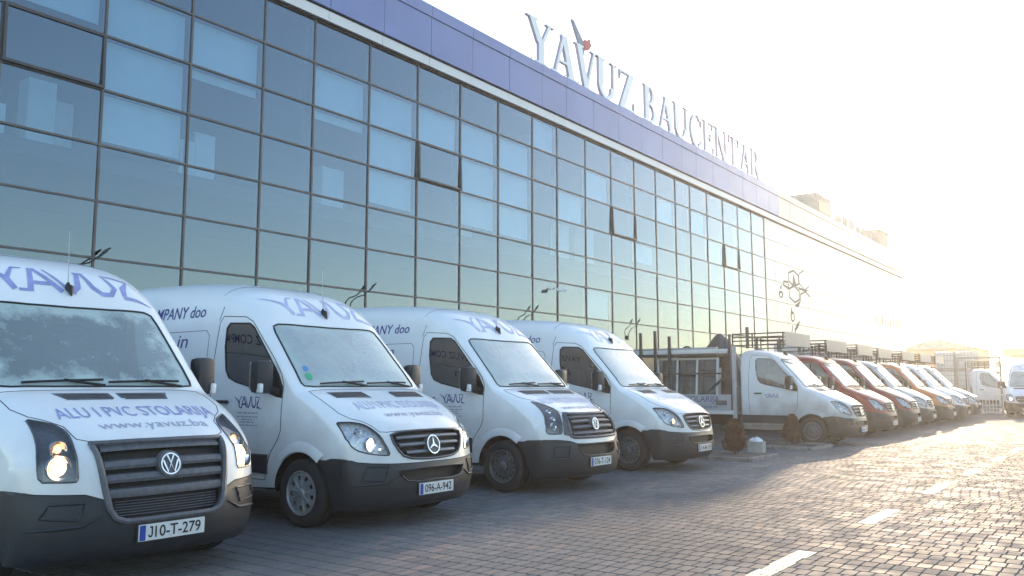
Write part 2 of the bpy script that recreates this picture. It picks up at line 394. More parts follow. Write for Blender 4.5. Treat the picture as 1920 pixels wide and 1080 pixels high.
# ================================================================ ground
PX, PY, GAP = .112, .2, .009
_ro = random.Random(3); ROWOFF = [_ro.uniform(0, PX) for _ in range(400)]
def paver_material(name, brick):
    m = bpy.data.materials.new(name); m.use_nodes = True; n = m.node_tree.nodes; l = m.node_tree.links; b = n['Principled BSDF']
    ge = n.new('ShaderNodeNewGeometry'); pos = ge.outputs['Position']
    sx = n.new('ShaderNodeSeparateXYZ'); l.new(pos, sx.inputs[0])
    def noise(scale, detail=5, rough=.55):
        t = n.new('ShaderNodeTexNoise'); t.inputs['Scale'].default_value = scale; t.inputs['Detail'].default_value = detail; t.inputs['Roughness'].default_value = rough
        l.new(pos, t.inputs['Vector']); return t.outputs['Fac']
    def rng(v, a, b_, c, d):
        t = n.new('ShaderNodeMapRange'); t.inputs['From Min'].default_value = a; t.inputs['From Max'].default_value = b_
        t.inputs['To Min'].default_value = c; t.inputs['To Max'].default_value = d; l.new(v, t.inputs['Value']); return t.outputs[0]
    def mix(f, a, b_, mode='MIX'):
        t = n.new('ShaderNodeMix'); t.data_type = 'RGBA'; t.blend_type = mode
        if isinstance(f, float): t.inputs['Factor'].default_value = f
        else: l.new(f, t.inputs['Factor'])
        for i, q in ((6, a), (7, b_)):
            if isinstance(q, tuple): t.inputs[i].default_value = (*q, 1)
            else: l.new(q, t.inputs[i])
        return t.outputs[2]
    def math_(op, a, b_=None):
        t = n.new('ShaderNodeMath'); t.operation = op
        for i, q in ((0, a), (1, b_)):
            if q is None: continue
            if isinstance(q, (int, float)): t.inputs[i].default_value = q
            else: l.new(q, t.inputs[i])
        return t.outputs[0]
    # one value per stone
    if brick:
        br = n.new('ShaderNodeTexBrick'); br.offset = .5; br.offset_frequency = 2; br.squash = 1
        br.inputs['Scale'].default_value = 1; br.inputs['Brick Width'].default_value = PX; br.inputs['Row Height'].default_value = PY
        br.inputs['Mortar Size'].default_value = GAP*.6; br.inputs['Mortar Smooth'].default_value = .3; br.inputs['Bias'].default_value = 0
        br.inputs['Color1'].default_value = (0, 0, 0, 1); br.inputs['Color2'].default_value = (1, 1, 1, 1); br.inputs['Mortar'].default_value = (.5, .5, .5, 1)
        l.new(pos, br.inputs['Vector']); rnd = br.outputs['Color']; mort = br.outputs['Fac']
    else:
        oi = n.new('ShaderNodeObjectInfo'); rnd = math_('FRACT', math_('ADD', ge.outputs['Random Per Island'], oi.outputs['Random'])); mort = None
    r2 = math_('FRACT', math_('MULTIPLY', rnd, 37.7))
    tone = mix(rnd, (.165, .168, .176), (.255, .245, .24))
    tone = mix(rng(r2, .82, .94, 0, .7), tone, (.34, .255, .225))
    grey = mix(rnd, (.13, .14, .155), (.185, .195, .21))
    # the parking strip is laid in greyer, oilier stones
    edge = math_('ADD', sx.outputs[0], math_('MULTIPLY', noise(.9, 3), 1.1))
    col = mix(rng(edge, -5.6, -5.15, 1, 0), tone, grey)
    col = mix(rng(noise(.35, 6), .42, .62, 0, .65), col, (.12, .12, .125))
    col = mix(rng(noise(1.7, 7, .7), .57, .70, 0, .7), col, (.095, .095, .10))
    col = mix(rng(noise(55, 4), .35, .75, 0, .35), col, (.12, .115, .11))
    if mort: col = mix(mort, col, (.125, .12, .112))
    l.new(col, b.inputs['Base Color'])
    l.new(rng(noise(3.1, 5), .35, .65, .66, .9), b.inputs['Roughness']); b.inputs['Specular IOR Level'].default_value = .12
    bu = n.new('ShaderNodeBump'); bu.inputs['Strength'].default_value = .15; bu.inputs['Distance'].default_value = .003
    hh = noise(90, 4)
    if mort: hh = math_('SUBTRACT', math_('ADD', math_('MULTIPLY', hh, .4), math_('MULTIPLY', rnd, .5)), math_('MULTIPLY', mort, 1.2))
    l.new(hh, bu.inputs['Height']); l.new(bu.outputs[0], b.inputs['Normal'])
    MATS[name] = m; return m
paver_material('paver_ground', True); paver_material('paver_stone', False)
GX0, GX1, GY0, GY1 = -150, 150, -60, 330
gnd = obj('ground', [(GX0, GY0, -.012), (GX1, GY0, -.012), (GX1, GY1, -.012), (GX0, GY1, -.012)], [(0, 1, 2, 3)], 'paver_ground'); tag(gnd, kind='structure')

CAMM = Matrix.Translation(camo.location) @ camo.rotation_euler.to_matrix().to_4x4()
CINV = CAMM.inverted()
def project(P):
    q = CINV @ Vector(P)
    if q.z > -.1: return None
    return 960+1600*q.x/-q.z, 540-1600*q.y/-q.z, -q.z
def stone(ix, iy):
    off = ROWOFF[iy % 400]
    return ix*PX+off+PX/2, iy*PY+PY/2
cell = []
for iy in range(int(1.0/PY), int(27/PY)):
    for ix in range(int(-11.5/PX), int(5/PX)):
        x, y = stone(ix, iy); p = project((x, y, 0))
        if p is None or p[2] > 21 or not (-170 < p[0] < 2090 and p[1] < 1260): continue
        cell.append((p[2], x, y, -30 < p[0] < 1950 and p[1] < 1090 and x > -6.3))
cell.sort()
hx, hy = PX/2-.0025, PY/2-.007
mat('joint_sand', (.165, .155, .145), .95, var=.3, vscale=30)

def stone_geo():
    def ring(a, b, c, z): return [(a-c, -b, z), (a, -b+c, z), (a, b-c, z), (a-c, b, z), (-a+c, b, z), (-a, b-c, z), (-a, -b+c, z), (-a+c, -b, z)]
    V = ring(hx, hy, .012, -.016)+ring(hx-.001, hy-.001, .012, -.006)+ring(hx-.004, hy-.004, .012, 0)
    F = [(i, (i+1) % 8, (i+1) % 8+8, i+8) for i in range(8)]+[(i+8, (i+1) % 8+8, (i+1) % 8+16, i+16) for i in range(8)]+[tuple(range(16, 24))]
    return V, F
SV, SF = stone_geo()
one = [c for c in cell if c[3]][:300]; ones = set((c[1], c[2]) for c in one)
proto = None
for d, x, y, _ in one:
    z = random.uniform(-.0006, .0006); r = (random.gauss(0, .0018), random.gauss(0, .0022), random.gauss(0, .008))
    if proto is None:
        proto = obj('paver', SV, SF, 'paver_stone', gnd); o = proto
    else: o = inst(proto, gnd, name='paver')
    o.location = (x, y, z); o.rotation_euler = r
pv = []; pfc = []
base = np.array(SV)
for d, x, y, _ in cell:
    if (x, y) in ones: continue
    k = len(pv); a, b, c = random.gauss(0, .0022), random.gauss(0, .0018), random.uniform(-.0006, .0006)
    for p in base: pv.append((p[0]+x, p[1]+y, p[2]+c+a*p[0]+b*p[1]))
    pfc += [tuple(i+k for i in f) for f in SF]
fld = obj('paver_field', pv, pfc, 'paver_stone', gnd); tag(fld, kind='stuff')
xs = {}
for d, x, y, _ in cell:
    a = xs.setdefault(round(y, 3), [x, x]); a[0] = min(a[0], x); a[1] = max(a[1], x)
sb_ = MB()
for y, (xa, xb) in xs.items(): sb_.add([(xa-PX/2, y-PY/2, -.0085), (xb+PX/2, y-PY/2, -.0085), (xb+PX/2, y+PY/2, -.0085), (xa-PX/2, y+PY/2, -.0085)], [(0, 1, 2, 3)])
sb_.build('joint_sand', 'joint_sand', gnd)
# worn lane dashes, painted stone by stone
mat('lane_paint', (.80, .74, .56), .6, var=.15, vscale=9, bump=.3, bscale=120)
for k in range(13):
    y0 = 6.30+3.08*k; y1 = y0+1.22; x0, x1 = -2.50, -2.345; mb = MB()
    for iy in range(int(y0/PY)-1, int(y1/PY)+2):
        for ix in range(int(x0/PX)-2, int(x1/PX)+2):
            x, y = stone(ix, iy); a0, a1 = max(x-hx+.001, x0), min(x+hx-.001, x1); b0, b1 = max(y-hy+.001, y0), min(y+hy-.001, y1)
            if a1-a0 < .012 or b1-b0 < .012: continue
            z = .0045; mb.add([(a0, b0, z), (a1, b0, z), (a1, b1, z), (a0, b1, z), (a0, b0, z-.003), (a1, b0, z-.003), (a1, b1, z-.003), (a0, b1, z-.003)],
                   [(0, 1, 2, 3), (0, 4, 5, 1), (1, 5, 6, 2), (2, 6, 7, 3), (3, 7, 4, 0)])
    mb.build('lane_dash', 'lane_paint', gnd)

# ================================================================ glass hall
FX = -15.4; B0 = (FX, 38., 0.)
bld = empty('commercial_building', B0, label='long glass-fronted hall with blue fascia and roof lettering behind the vans', cat='building')
cols = [2.49]
pat = [1.8]*5+[1.44]; k = 0
while cols[-1] < 73:
    cols.append(round(cols[-1]+pat[k % 6], 3)); k += 1
rows = [2.69+1.062*i for i in range(8)]
YE = cols[-1]; Z0, Z1 = rows[0], rows[-1]; GLASS_END = 42.82
def bl(x, y, z): return (x-B0[0], y-B0[1], z-B0[2])
panes = {}
def pane(w_, m):
    key = (round(w_, 2), m)
    if key not in panes:
        a, h = (w_-.04)/2, (1.062-.036)/2
        mb = MB().box((0, 0, 0), (.012 if m == 'facade_glass' else .04, 2*a, 2*h)); panes[key] = mb.build('pane' if m == 'facade_glass' else 'cladding_panel', m, bld)
        return panes[key]
    return inst(panes[key], bld, name='pane' if m == 'facade_glass' else 'cladding_panel')
VENTS = {(2, 4), (8, 4), (14, 4), (20, 4)}
for i in range(len(cols)-1):
    yc = (cols[i]+cols[i+1])/2; w_ = cols[i+1]-cols[i]
    for j in range(7):
        gl = yc < GLASS_END
        o = pane(w_, 'facade_glass' if gl else 'cladding'); zc = (rows[j]+rows[j+1])/2
        o.location = bl(FX+random.uniform(-.004, .004)+(.03 if (i, j) in VENTS and gl else 0), yc, zc)
        o.rotation_euler = (0, random.gauss(0, .0022), random.gauss(0, .0022)) if gl else (0, 0, 0)
        if (i, j) in VENTS and gl:
            mb = MB(); a, h = w_/2-.03, .5
            for s_ in (-1, 1):
                mb.box((0, s_*a, 0), (.08, .05, 2*h+.05)); mb.box((0, 0, s_*h), (.082, 2*a-.05, .05))
            f_ = mb.build('window_frame', 'window_frame', bld); f_.location = bl(FX+.05, yc, zc); f_.rotation_euler = (0, -.035, 0)
for i, y in enumerate(cols):
    gl = y < GLASS_END+.1
    MB().bx(FX-.09, FX+(.032 if gl else .012), y-(.022 if gl else .014), y+(.022 if gl else .014), Z0, Z1).build('mullion', 'mullion', bld, org=B0)
for j, z in enumerate(rows):
    MB().bx(FX-.088, FX+.036, cols[0], GLASS_END, z-.020, z+.020).build('transom', 'mullion', bld, org=B0)
    MB().bx(FX-.088, FX+.014, GLASS_END+.05, YE, z-.014, z+.014).build('transom', 'mullion', bld, org=B0)
# roller blinds behind some panes (column, row from the bottom, how far drawn)
for i, j, dn in [(3, 3, .9), (3, 4, 1), (3, 5, 1), (4, 5, 1), (4, 4, .16), (2, 5, .8), (6, 5, 1), (6, 4, .18), (7, 5, 1), (7, 4, 1), (7, 3, .85), (8, 5, 1), (9, 5, 1), (9, 4, 1), (9, 3, .85), (10, 5, 1), (10, 4, 1), (10, 3, .88), (11, 6, .9), (12, 4, 1), (13, 1, 1), (13, 5, 1), (15, 3, .7), (16, 5, 1), (18, 5, 1), (19, 4, 1)]:
    if i+1 < len(cols) and cols[i+1] < GLASS_END+.1:
        b = MB().bx(FX-.16, FX-.15, cols[i]+.07, cols[i+1]-.07, rows[j+1]-.04-dn*.97, rows[j+1]-.04)
        b.bx(FX-.165, FX-.145, cols[i]+.07, cols[i+1]-.07, rows[j+1]-.06-dn*.97, rows[j+1]-.041-dn*.97)
        b.build('roller_blind', 'blind', bld, org=B0)
# rooms behind the glass
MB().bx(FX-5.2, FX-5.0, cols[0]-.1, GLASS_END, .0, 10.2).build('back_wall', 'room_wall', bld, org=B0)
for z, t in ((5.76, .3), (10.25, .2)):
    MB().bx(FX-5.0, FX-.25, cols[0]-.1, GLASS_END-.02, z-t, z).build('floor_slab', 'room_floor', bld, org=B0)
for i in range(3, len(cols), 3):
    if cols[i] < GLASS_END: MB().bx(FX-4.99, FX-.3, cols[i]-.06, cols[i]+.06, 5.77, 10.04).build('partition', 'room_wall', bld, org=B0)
for y, z, w_, h, d in [(7.1, 5.77, .5, 1.25, .5), (7.6, 5.77, .35, 1.0, .7), (9.95, 5.77, .35, .75, .3), (10.4, 5.77, .5, 1.0, .35), (14.0, 5.77, .7, 1.0, .35), (24.4, 5.77, .9, 1.2, .4), (24.2, 5.77, .8, 1.0, .5), (6.3, 5.77, .3, .6, .4), (26.2, 5.77, .7, 1.3, .4), (19.2, 5.77, .6, .9, .4)]:
    c_ = MB(); c_.box((0, 0, h/2), (.4, w_, h), bev=.01); c_.box((.205, 0, h*.55), (.012, w_*.9, h*.8)); o = c_.build('cabinet', 'cabinet', bld); o.location = bl(FX-d-.3, y, z)
# lower wall, mostly behind the vans
mb = MB(); mb.bx(FX-.06, FX-.02, cols[0], YE, .35, Z0-.026); o = mb.build('base_wall', 'gloss_black', bld, org=B0)
MB().bx(FX-.2, FX+.08, cols[0], YE, -.01, .35).build('plinth', 'concrete', bld, org=B0)
# side and roof
MB().bx(FX-5.2, FX-.02, cols[0]-.3, cols[0]-.102, 0, 11.5).build('end_wall', 'cladding', bld, org=B0)
MB().bx(FX-24, FX-5.2, cols[0]-.1, YE, 0, 11.5).build('hall_body', 'cladding', bld, org=B0)
MB().bx(FX-5.2, FX-.2, GLASS_END, YE-.02, 0, 11.5).build('hall_body', 'cladding', bld, org=B0)
MB().bx(FX-5.2, FX-.1, cols[0]-.1, YE, 10.27, 11.5).build('roof_slab', 'concrete', bld, org=B0)
# fascia: pale strip, then blue panels with a cap
for i in range(len(cols)-1):
    a, b = cols[i]+.28, cols[i+1]+.28
    blue = (a+b)/2 < GLASS_END+1.5
    MB().bx(FX-.1, FX+.16, a+.006, b-.006, 10.15, 10.45, bev=.004).build('strip_panel', 'white_strip', bld, org=B0)
    MB().bx(FX-.1, FX+.22+random.uniform(-.003, .003), a+.008, b-.008, 10.452, 11.52, bev=.004).build('fascia_panel', 'fascia_blue' if blue else 'fascia_cream', bld, org=B0)
    MB().bx(FX-.1, FX+.25, a+.008, b-.008, 11.535, 11.86, bev=.004).build('parapet_cap', 'fascia_blue' if blue else 'fascia_cream', bld, org=B0)
MB().bx(FX-.12, FX+.10, cols[0]+.28, YE+.2, 10.125, 10.148).build('gap_shadow_strip', 'gasket', bld, org=B0)  # dark strip drawn for the shadow in the gap below the pale strip
MB().bx(FX-.12, FX+.19, cols[0]+.28, YE+.2, 10.40, 11.84).build('fascia_backing', 'seam', bld, org=B0).location.x -= .03
# printed motif on the pale cladding: ring cells, leaf, drops
def flat_decal(name, polys, m, holes=()):
    v, f = extruded(polys, .004, lambda u, q, w_: bl(FX+.026+w_, u, q), holes)
    return obj(name, v, f, m, bld)
def hx2(cx, cz, ry, rz, w_, gap=()):
    P = [(cx+ry*math.cos(math.radians(30+60*k)), cz+rz*math.sin(math.radians(30+60*k))) for k in range(6)]
    return [stroke([P[k], P[(k+1) % 6]], w_) for k in range(6) if k not in gap]
H = hx2(47.17, 7.38, 1.0, .44, .11)+hx2(48.98, 7.46, 1.0, .56, .07, (0, 5))+hx2(47.2, 6.50, 1.0, .46, .11)+hx2(49.1, 6.35, 1.0, .45, .10, (3, 4, 5))
H += [stroke([(47.25, 6.98), (47.2, 7.2), (47.1, 7.62)], [.75, .45, .04]), stroke([(45.35, 6.85), (45.5, 7.05), (46.2, 7.08), (46.3, 6.85)], [.10, .12, .12, .14]), stroke([(45.4, 6.85), (46.4, 6.72)], [.10, .16]), stroke([(48.0, 6.9), (49.4, 6.86)], [.14, .10])]
H += [circle(45.0, 6.30, .34, 16, .20), stroke([(44.9, 6.62), (45.15, 6.78), (45.05, 6.60)], [.08, .22, .10]), stroke([(47.3, 5.85), (47.8, 5.95), (48.1, 6.15)], [.14, .26, .08]), circle(46.75, 5.22, .34, 16, .30), stroke([(46.6, 5.4), (46.6, 5.72)], [.28, .06]), stroke([(47.1, 4.5), (47.5, 4.75), (47.95, 5.05)], [.12, .26, .06]), stroke([(46.5, 4.3), (46.75, 4.75)], .10), stroke([(47.1, 4.25), (47.1, 4.6)], .12)]
flat_decal('printed_motif', H, 'decal_grey', [circle(45.0, 6.28, .19, 14, .10), circle(46.78, 5.2, .19, 14, .18)])
T = []
for k, (y, h) in enumerate([(65.2, .5), (66.1, .35), (66.9, .75), (67.7, .45), (68.5, .4), (69.3, .55), (70.4, .9), (71.2, .9), (71.9, .9)]):
    T.append(stroke([(y, 5.95), (y+.1, 5.95+h)], .28))
flat_decal('wall_lettering', T, 'decal_rust')
# wall lamps on bent arms
for y in (7.35, 14.15, 21.25, 28.0):
    la = empty('wall_lamp', (FX+.05, y, 3.45), label='', cat='wall lamp', group='bent-arm wall lamps along the facade')
    la['label'] = {7.35: 'bent-arm wall lamp above the roof of the leftmost van', 14.15: 'bent-arm wall lamp on the glass above the second van', 21.25: 'bent-arm wall lamp on the glass above the third van', 28.0: 'bent-arm wall lamp right above the fourth van'}[y]
    MB().tube([(0, 0, -.25), (.06, .02, -.02), (.09, .15, .10), (.10, .40, .18), (.11, .58, .32)], .014, 8).build('arm', 'pipe_dark', la, True)
    hd = MB().tube([(.11, .54, .28), (.12, .68, .42), (.12, .78, .50)], [.018, .032, .014], 8); hd.build('lamp_head', 'pipe_dark', la, True)
    MB().box((-.01, 0, -.25), (.05, .12, .16), bev=.01).build('bracket', 'pipe_dark', la)
cc = empty('security_camera', (FX+.04, 23.0, 4.55), label='small white security camera fixed high on the glass facade', cat='camera')
MB().tube([(0, 0, 0), (.12, 0, .04), (.2, .05, .0)], .02, 8).build('bracket', 'sign_white', cc, True)
b_ = MB().box((.3, .1, -.03), (.3, .1, .1), rz=.5, bev=.02); b_.build('housing', 'sign_white', cc)

# ---------------------------------------------------------------- roof lettering
def ring(cx, cy, rx, ry, tx, ty, a0, a1, n=22):
    o = circle(cx, cy, rx, n, ry, a0, a1); i = circle(cx, cy, rx-tx, n, ry-ty, a0, a1)
    return o+i[::-1]
def para(x0, y0, x1, y1, w_): return [(x0-w_/2, y0), (x0+w_/2, y0), (x1+w_/2, y1), (x1-w_/2, y1)]
def sf(x, y, w_, up): h = .035 if up else -.035; return [(x-w_/2, y), (x+w_/2, y), (x+w_*.28, y+h), (x-w_*.28, y+h)] if True else None
def serif(x, y, w_): return [(x-w_/2, y), (x+w_/2, y), (x+w_/2, y+(.04 if y < .5 else -.04)), (x-w_/2, y+(.04 if y < .5 else -.04))]
TK, TN = .205, .088
def glyph(c):
    G = {}
    G['Y'] = ([para(.16, 1, .46, .46, TK), para(.80, 1, .50, .46, TN), para(.48, 0, .48, .5, TK*.9), serif(.16, 1, .36), serif(.80, 1, .28), serif(.48, 0, .36)], [], .86)
    G['A'] = ([para(.13, 0, .46, .98, TN), para(.76, 0, .46, .98, TK), [(.24, .30), (.66, .30), (.66, .36), (.24, .36)], serif(.13, 0, .28), serif(.77, 0, .36)], [], .88)
    G['V'] = ([para(.17, 1, .47, 0, TK), para(.80, 1, .48, 0, TN), serif(.17, 1, .36), serif(.80, 1, .28)], [], .88)
    G['U'] = ([para(.19, .32, .19, 1, TK), para(.76, .32, .76, 1, TN), ring(.445, .335, .35, .345, .16, .09, 180, 360), serif(.19, 1, .38), serif(.76, 1, .28)], [], .98)
    G['Z'] = ([[(.08, 1), (.74, 1), (.74, .945), (.08, .945)], [(.06, 0), (.76, 0), (.76, .06), (.06, .06)], para(.17, .02, .63, .98, TK*1.15), [(.08, 1), (.13, 1), (.11, .76), (.08, .76)], [(.76, 0), (.71, 0), (.73, .27), (.76, .27)]], [], .84)
    G['B'] = ([para(.20, 0, .20, 1, TK), ring(.32, .75, .30, .25, .15, .05, -90, 90), ring(.34, .265, .34, .265, .16, .055, -90, 90), [(.2, 1), (.33, 1), (.33, .95), (.2, .95)], [(.2, .53), (.34, .53), (.34, .48), (.2, .48)], [(.2, 0), (.35, 0), (.35, .055), (.2, .055)], serif(.15, 1, .26), serif(.15, 0, .26)], [], .78)
    G['C'] = ([ring(.44, .5, .40, .52, .17, .055, 42, 318, 34), [(.70, .98), (.75, .98), (.75, .68), (.71, .72)], [(.72, .12), (.76, .15), (.74, .27), (.70, .2)]], [], .86)
    G['E'] = ([para(.20, 0, .20, 1, TK), [(.2, 1), (.66, 1), (.66, .945), (.2, .945)], [(.2, .535), (.52, .535), (.52, .48), (.2, .48)], [(.2, 0), (.70, 0), (.70, .055), (.2, .055)], [(.66, 1), (.62, 1), (.64, .77), (.66, .77)], [(.52, .64), (.49, .64), (.49, .38), (.52, .38)], [(.70, 0), (.65, 0), (.68, .25), (.70, .25)], serif(.15, 1, .26), serif(.15, 0, .26)], [], .78)
    G['N'] = ([para(.17, 0, .17, 1, TN), para(.79, 0, .79, 1, TN), para(.20, 1, .74, 0, TK), serif(.17, 0, .28), serif(.14, 1, .26), serif(.79, 1, .28)], [], 1.0)
    G['T'] = ([para(.42, 0, .42, 1, TK), [(.05, 1), (.79, 1), (.79, .94), (.05, .94)], [(.05, 1), (.09, 1), (.07, .72), (.05, .72)], [(.79, 1), (.75, 1), (.77, .72), (.79, .72)], serif(.42, 0, .38)], [], .86)
    G['R'] = ([para(.20, 0, .20, 1, TK), ring(.32, .735, .32, .265, .16, .055, -90, 90), [(.2, 1), (.33, 1), (.33, .945), (.2, .945)], [(.2, .525), (.36, .525), (.36, .47), (.2, .47)], para(.74, 0, .40, .5, TK), serif(.20, 0, .36), serif(.15, 1, .26), serif(.78, 0, .26)], [], .90)
    return G[c]
SX, SZ, LH = FX+.10, 11.90, 1.48
sign = empty('roof_sign', (SX, 31.5, SZ), label='two words of large white serif letters standing along the roof edge', cat='sign')
for word, ya, yb in (('YAVUZ', 21.45, 28.75), ('BAUCENTAR', 29.35, 42.3)):
    adv = [glyph(c)[2] for c in word]; k_ = (yb-ya)/sum(adv); y = ya
    for c, ad in zip(word, adv):
        P, Hh, _ = glyph(c)
        v, f = extruded(P, .11, lambda u, q, w_: (.08+w_, y+u*k_-31.5, q*LH), Hh)
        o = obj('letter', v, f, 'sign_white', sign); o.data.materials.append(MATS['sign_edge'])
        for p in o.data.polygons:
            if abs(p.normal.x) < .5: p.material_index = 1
        for dy in (.25, .62):
            st = MB().tube([(-.02, y+dy*k_-31.5, .15), (-.5, y+dy*k_-31.5, -.05)], .018, 6)
            st.build('brace', 'pipe_dark', o, org=(0, 0, 0))
        y += ad*k_
em = empty('bird_emblem', (SX, 24.9, SZ+LH*.98), label='small bird emblem with grey wing and red tail above the letter V', cat='emblem')
def emb(name, P, m):
    P = [(u*.72, q*.72) for u, q in P]
    v, f = extruded([P], .08, lambda u, q, w_: (.06+w_, u, q)); obj(name, v, f, m, em)
emb('wing', [(-1.05, 1.10), (-.86, 1.08), (-.35, .62), (.02, .28), (.12, .0), (-.06, -.10), (-.38, .05), (-.62, .40), (-.80, .70)], 'emblem_grey')
emb('body', [(-.35, .06), (-.1, .12), (.08, .0), (.10, -.25), (.02, -.42), (-.12, -.30), (-.30, -.12)], 'emblem_green')
emb('tail', [(.02, .22), (.18, .46), (.42, .48), (.66, .66), (.62, .45), (.80, .38), (.62, .14), (.42, -.02), (.10, -.12)], 'emblem_red')
MB().tube([(0, -.05, -.35), (0, .1, -.75)], .02, 6).build('stalk', 'pipe_dark', em)
# rooftop plant
rb = empty('rooftop_plant', (FX-.9, 53.6, 11.86), label='box-shaped rooftop plant housing standing at the roof edge', cat='roof unit')
MB().bx(-1.2, .9, -1.5, 1.5, -.4, 1.35, bev=.03).build('casing', 'concrete', rb); MB().bx(.9, .93, -1.2, 1.2, .2, 1.0).build('louvre', 'mullion', rb)
rs = empty('rooftop_rail', (FX-.4, 62.5, 11.86), label='row of framed panels on the far end of the roof', cat='railing')
for k in range(7):
    y = -5+k*1.6
    MB().bx(-.05, .05, y, y+1.15, .12, .85+.25*((k*7) % 3)/2, bev=.01).build('panel', 'concrete', rs); MB().bx(-.06, .06, y+.4, y+.5, -.01, .12).build('post', 'mullion', rs)
rb2 = empty('stair_head', (FX-1.6, 68.6, 11.86), label='second rooftop housing at the sunlit end of the hall', cat='roof unit')
MB().bx(-1.2, 1.6, -1.3, 1.6, -.4, 1.2, bev=.03).build('casing', 'concrete', rb2); MB().bx(-1.3, 1.7, -1.4, 1.7, 1.2, 1.32, bev=.02).build('cap', 'concrete', rb2)
# ================================================================ vans
SIDE_DOOR = [(-1.50, 2.12), (-1.44, 2.19), (-1.05, 2.165), (-.93, 2.11), (-.72, 1.90), (-.50, 1.685), (-.37, 1.53), (-.315, 1.42), (-.315, 1.22), (-.32, .95), (-.36, .86), (-.47, .72), (-.53, .58), (-.55, .44), (-1.48, .44), (-1.53, .8), (-1.55, 1.3), (-1.54, 1.7)]
SIDE_GLASS = [(-1.36, 2.05), (-1.31, 2.105), (-.98, 2.09), (-.90, 2.045), (-.585, 1.70), (-.585, 1.36), (-1.10, 1.45), (-1.24, 1.50), (-1.30, 1.58), (-1.355, 1.85)]
SIDE_TRI = [(-.57, 1.69), (-.42, 1.53), (-.335, 1.40), (-.325, 1.29), (-.40, 1.30), (-.57, 1.345)]
LOW_ROOF = [p for p in PROF if p[0] > -.80]+[(-0.88, 2.20, .12, 3.8, 72), (-1.05, 2.285, .15, 3.9, 78), (-1.30, 2.325, .16, 4.0, 84), (-1.60, 2.34, .16, 4.2, 92), (-1.74, 2.31, .14, 4.2, 120), (-1.79, 2.22, .10, 4.5, 160), (-1.80, 2.0, .08, 5, 180), (-1.80, 1.2, .08, 5, 180), (-1.80, .42, .08, 5, 180)]
HEADLIGHT = {
 'star': [(1.184, .925), (1.144, .88), (1.096, .81), (1.024, .73), (.928, .68), (.816, .65), (.728, .62), (.640, .585), (.576, .57), (.576, .62), (.592, .72), (.616, .80), (.656, .865), (.736, .905), (.96, .92), (1.112, .925)],
 'bars': [(1.336, .80), (1.272, .73), (1.208, .66), (1.112, .62), (1.016, .615), (.848, .63), (.720, .635), (.608, .635), (.608, .69), (.616, .76), (.624, .84), (.760, .85), (.984, .825), (1.104, .81), (1.224, .80)],
 'bars_new': [(1.384, .76), (1.328, .69), (1.240, .63), (1.144, .575), (1.024, .555), (.944, .60), (.784, .67), (.640, .69), (.640, .78), (.656, .87), (.728, .88), (.928, .85), (1.080, .80), (1.200, .77), (1.304, .755)]}
GRILLE = {
 'star': [(.812, 0), (.812, .25), (.808, .42), (.785, .53), (.70, .515), (.616, .47), (.560, .42), (.530, .33), (.516, .18), (.512, 0)],
 'bars': [(.885, 0), (.888, .25), (.892, .40), (.905, .52), (.728, .50), (.54, .475), (.40, .45), (.335, .41), (.308, .34), (.306, .2), (.308, 0)],
 'bars_new': [(.93, 0), (.935, .2), (.95, .40), (.98, .50), (.784, .565), (.60, .57), (.575, .50), (.568, .25), (.566, 0)]}
SLATS = {'star': [(.745, .47), (.668, .45), (.588, .37)], 'bars': [(.845, .475), (.705, .47), (.608, .46), (.503, .445)], 'bars_new': [(.885, .47), (.80, .485), (.715, .50), (.63, .51)]}
LOWER = {'star': [(.424, 0), (.424, .2), (.412, .49), (.36, .465), (.31, .40), (.292, .25), (.30, 0)], 'bars': None, 'bars_new': [(.48, 0), (.48, .2), (.478, .46), (.40, .45), (.335, .38), (.318, .22), (.318, 0)]}
BONNET = {
 'star': [(1.80, 0), (1.80, .55), (1.81, .83), (1.72, .85), (1.496, .855), (1.288, .845), (1.15, .79), (1.06, .71), (.955, .655), (.85, .625), (.828, .55), (.826, .25), (.826, 0)],
 'bars': [(1.80, 0), (1.80, .55), (1.81, .83), (1.72, .85), (1.50, .84), (1.36, .775), (1.27, .69), (1.16, .61), (1.03, .595), (.985, .585), (.94, .52), (.906, .27), (.90, 0)],
 'bars_new': [(1.80, 0), (1.80, .55), (1.81, .83), (1.72, .85), (1.52, .82), (1.40, .70), (1.26, .61), (1.15, .555), (1.04, .535), (.99, .49), (.962, .40), (.945, .2), (.942, 0)]}
BUMPER = {'star': [(.482, 0), (.480, .25), (.484, .5), (.49, .66), (.50, .8), (.515, .91), (.56, .999)], 'bars': [(.300, 0), (.300, .35), (.33, .45), (.40, .47), (.464, .50), (.51, .62), (.52, .8), (.53, .91), (.575, .999)], 'bars_new': [(.486, 0), (.486, .25), (.492, .49), (.53, .62), (.555, .8), (.56, .9), (.57, .999)]}
WSCREEN = [(1.862, 0), (1.862, .4), (1.875, .70), (1.905, .82), (1.96, .835), (2.70, .785), (2.80, .765), (2.822, .70), (2.79, .35), (2.782, 0)]

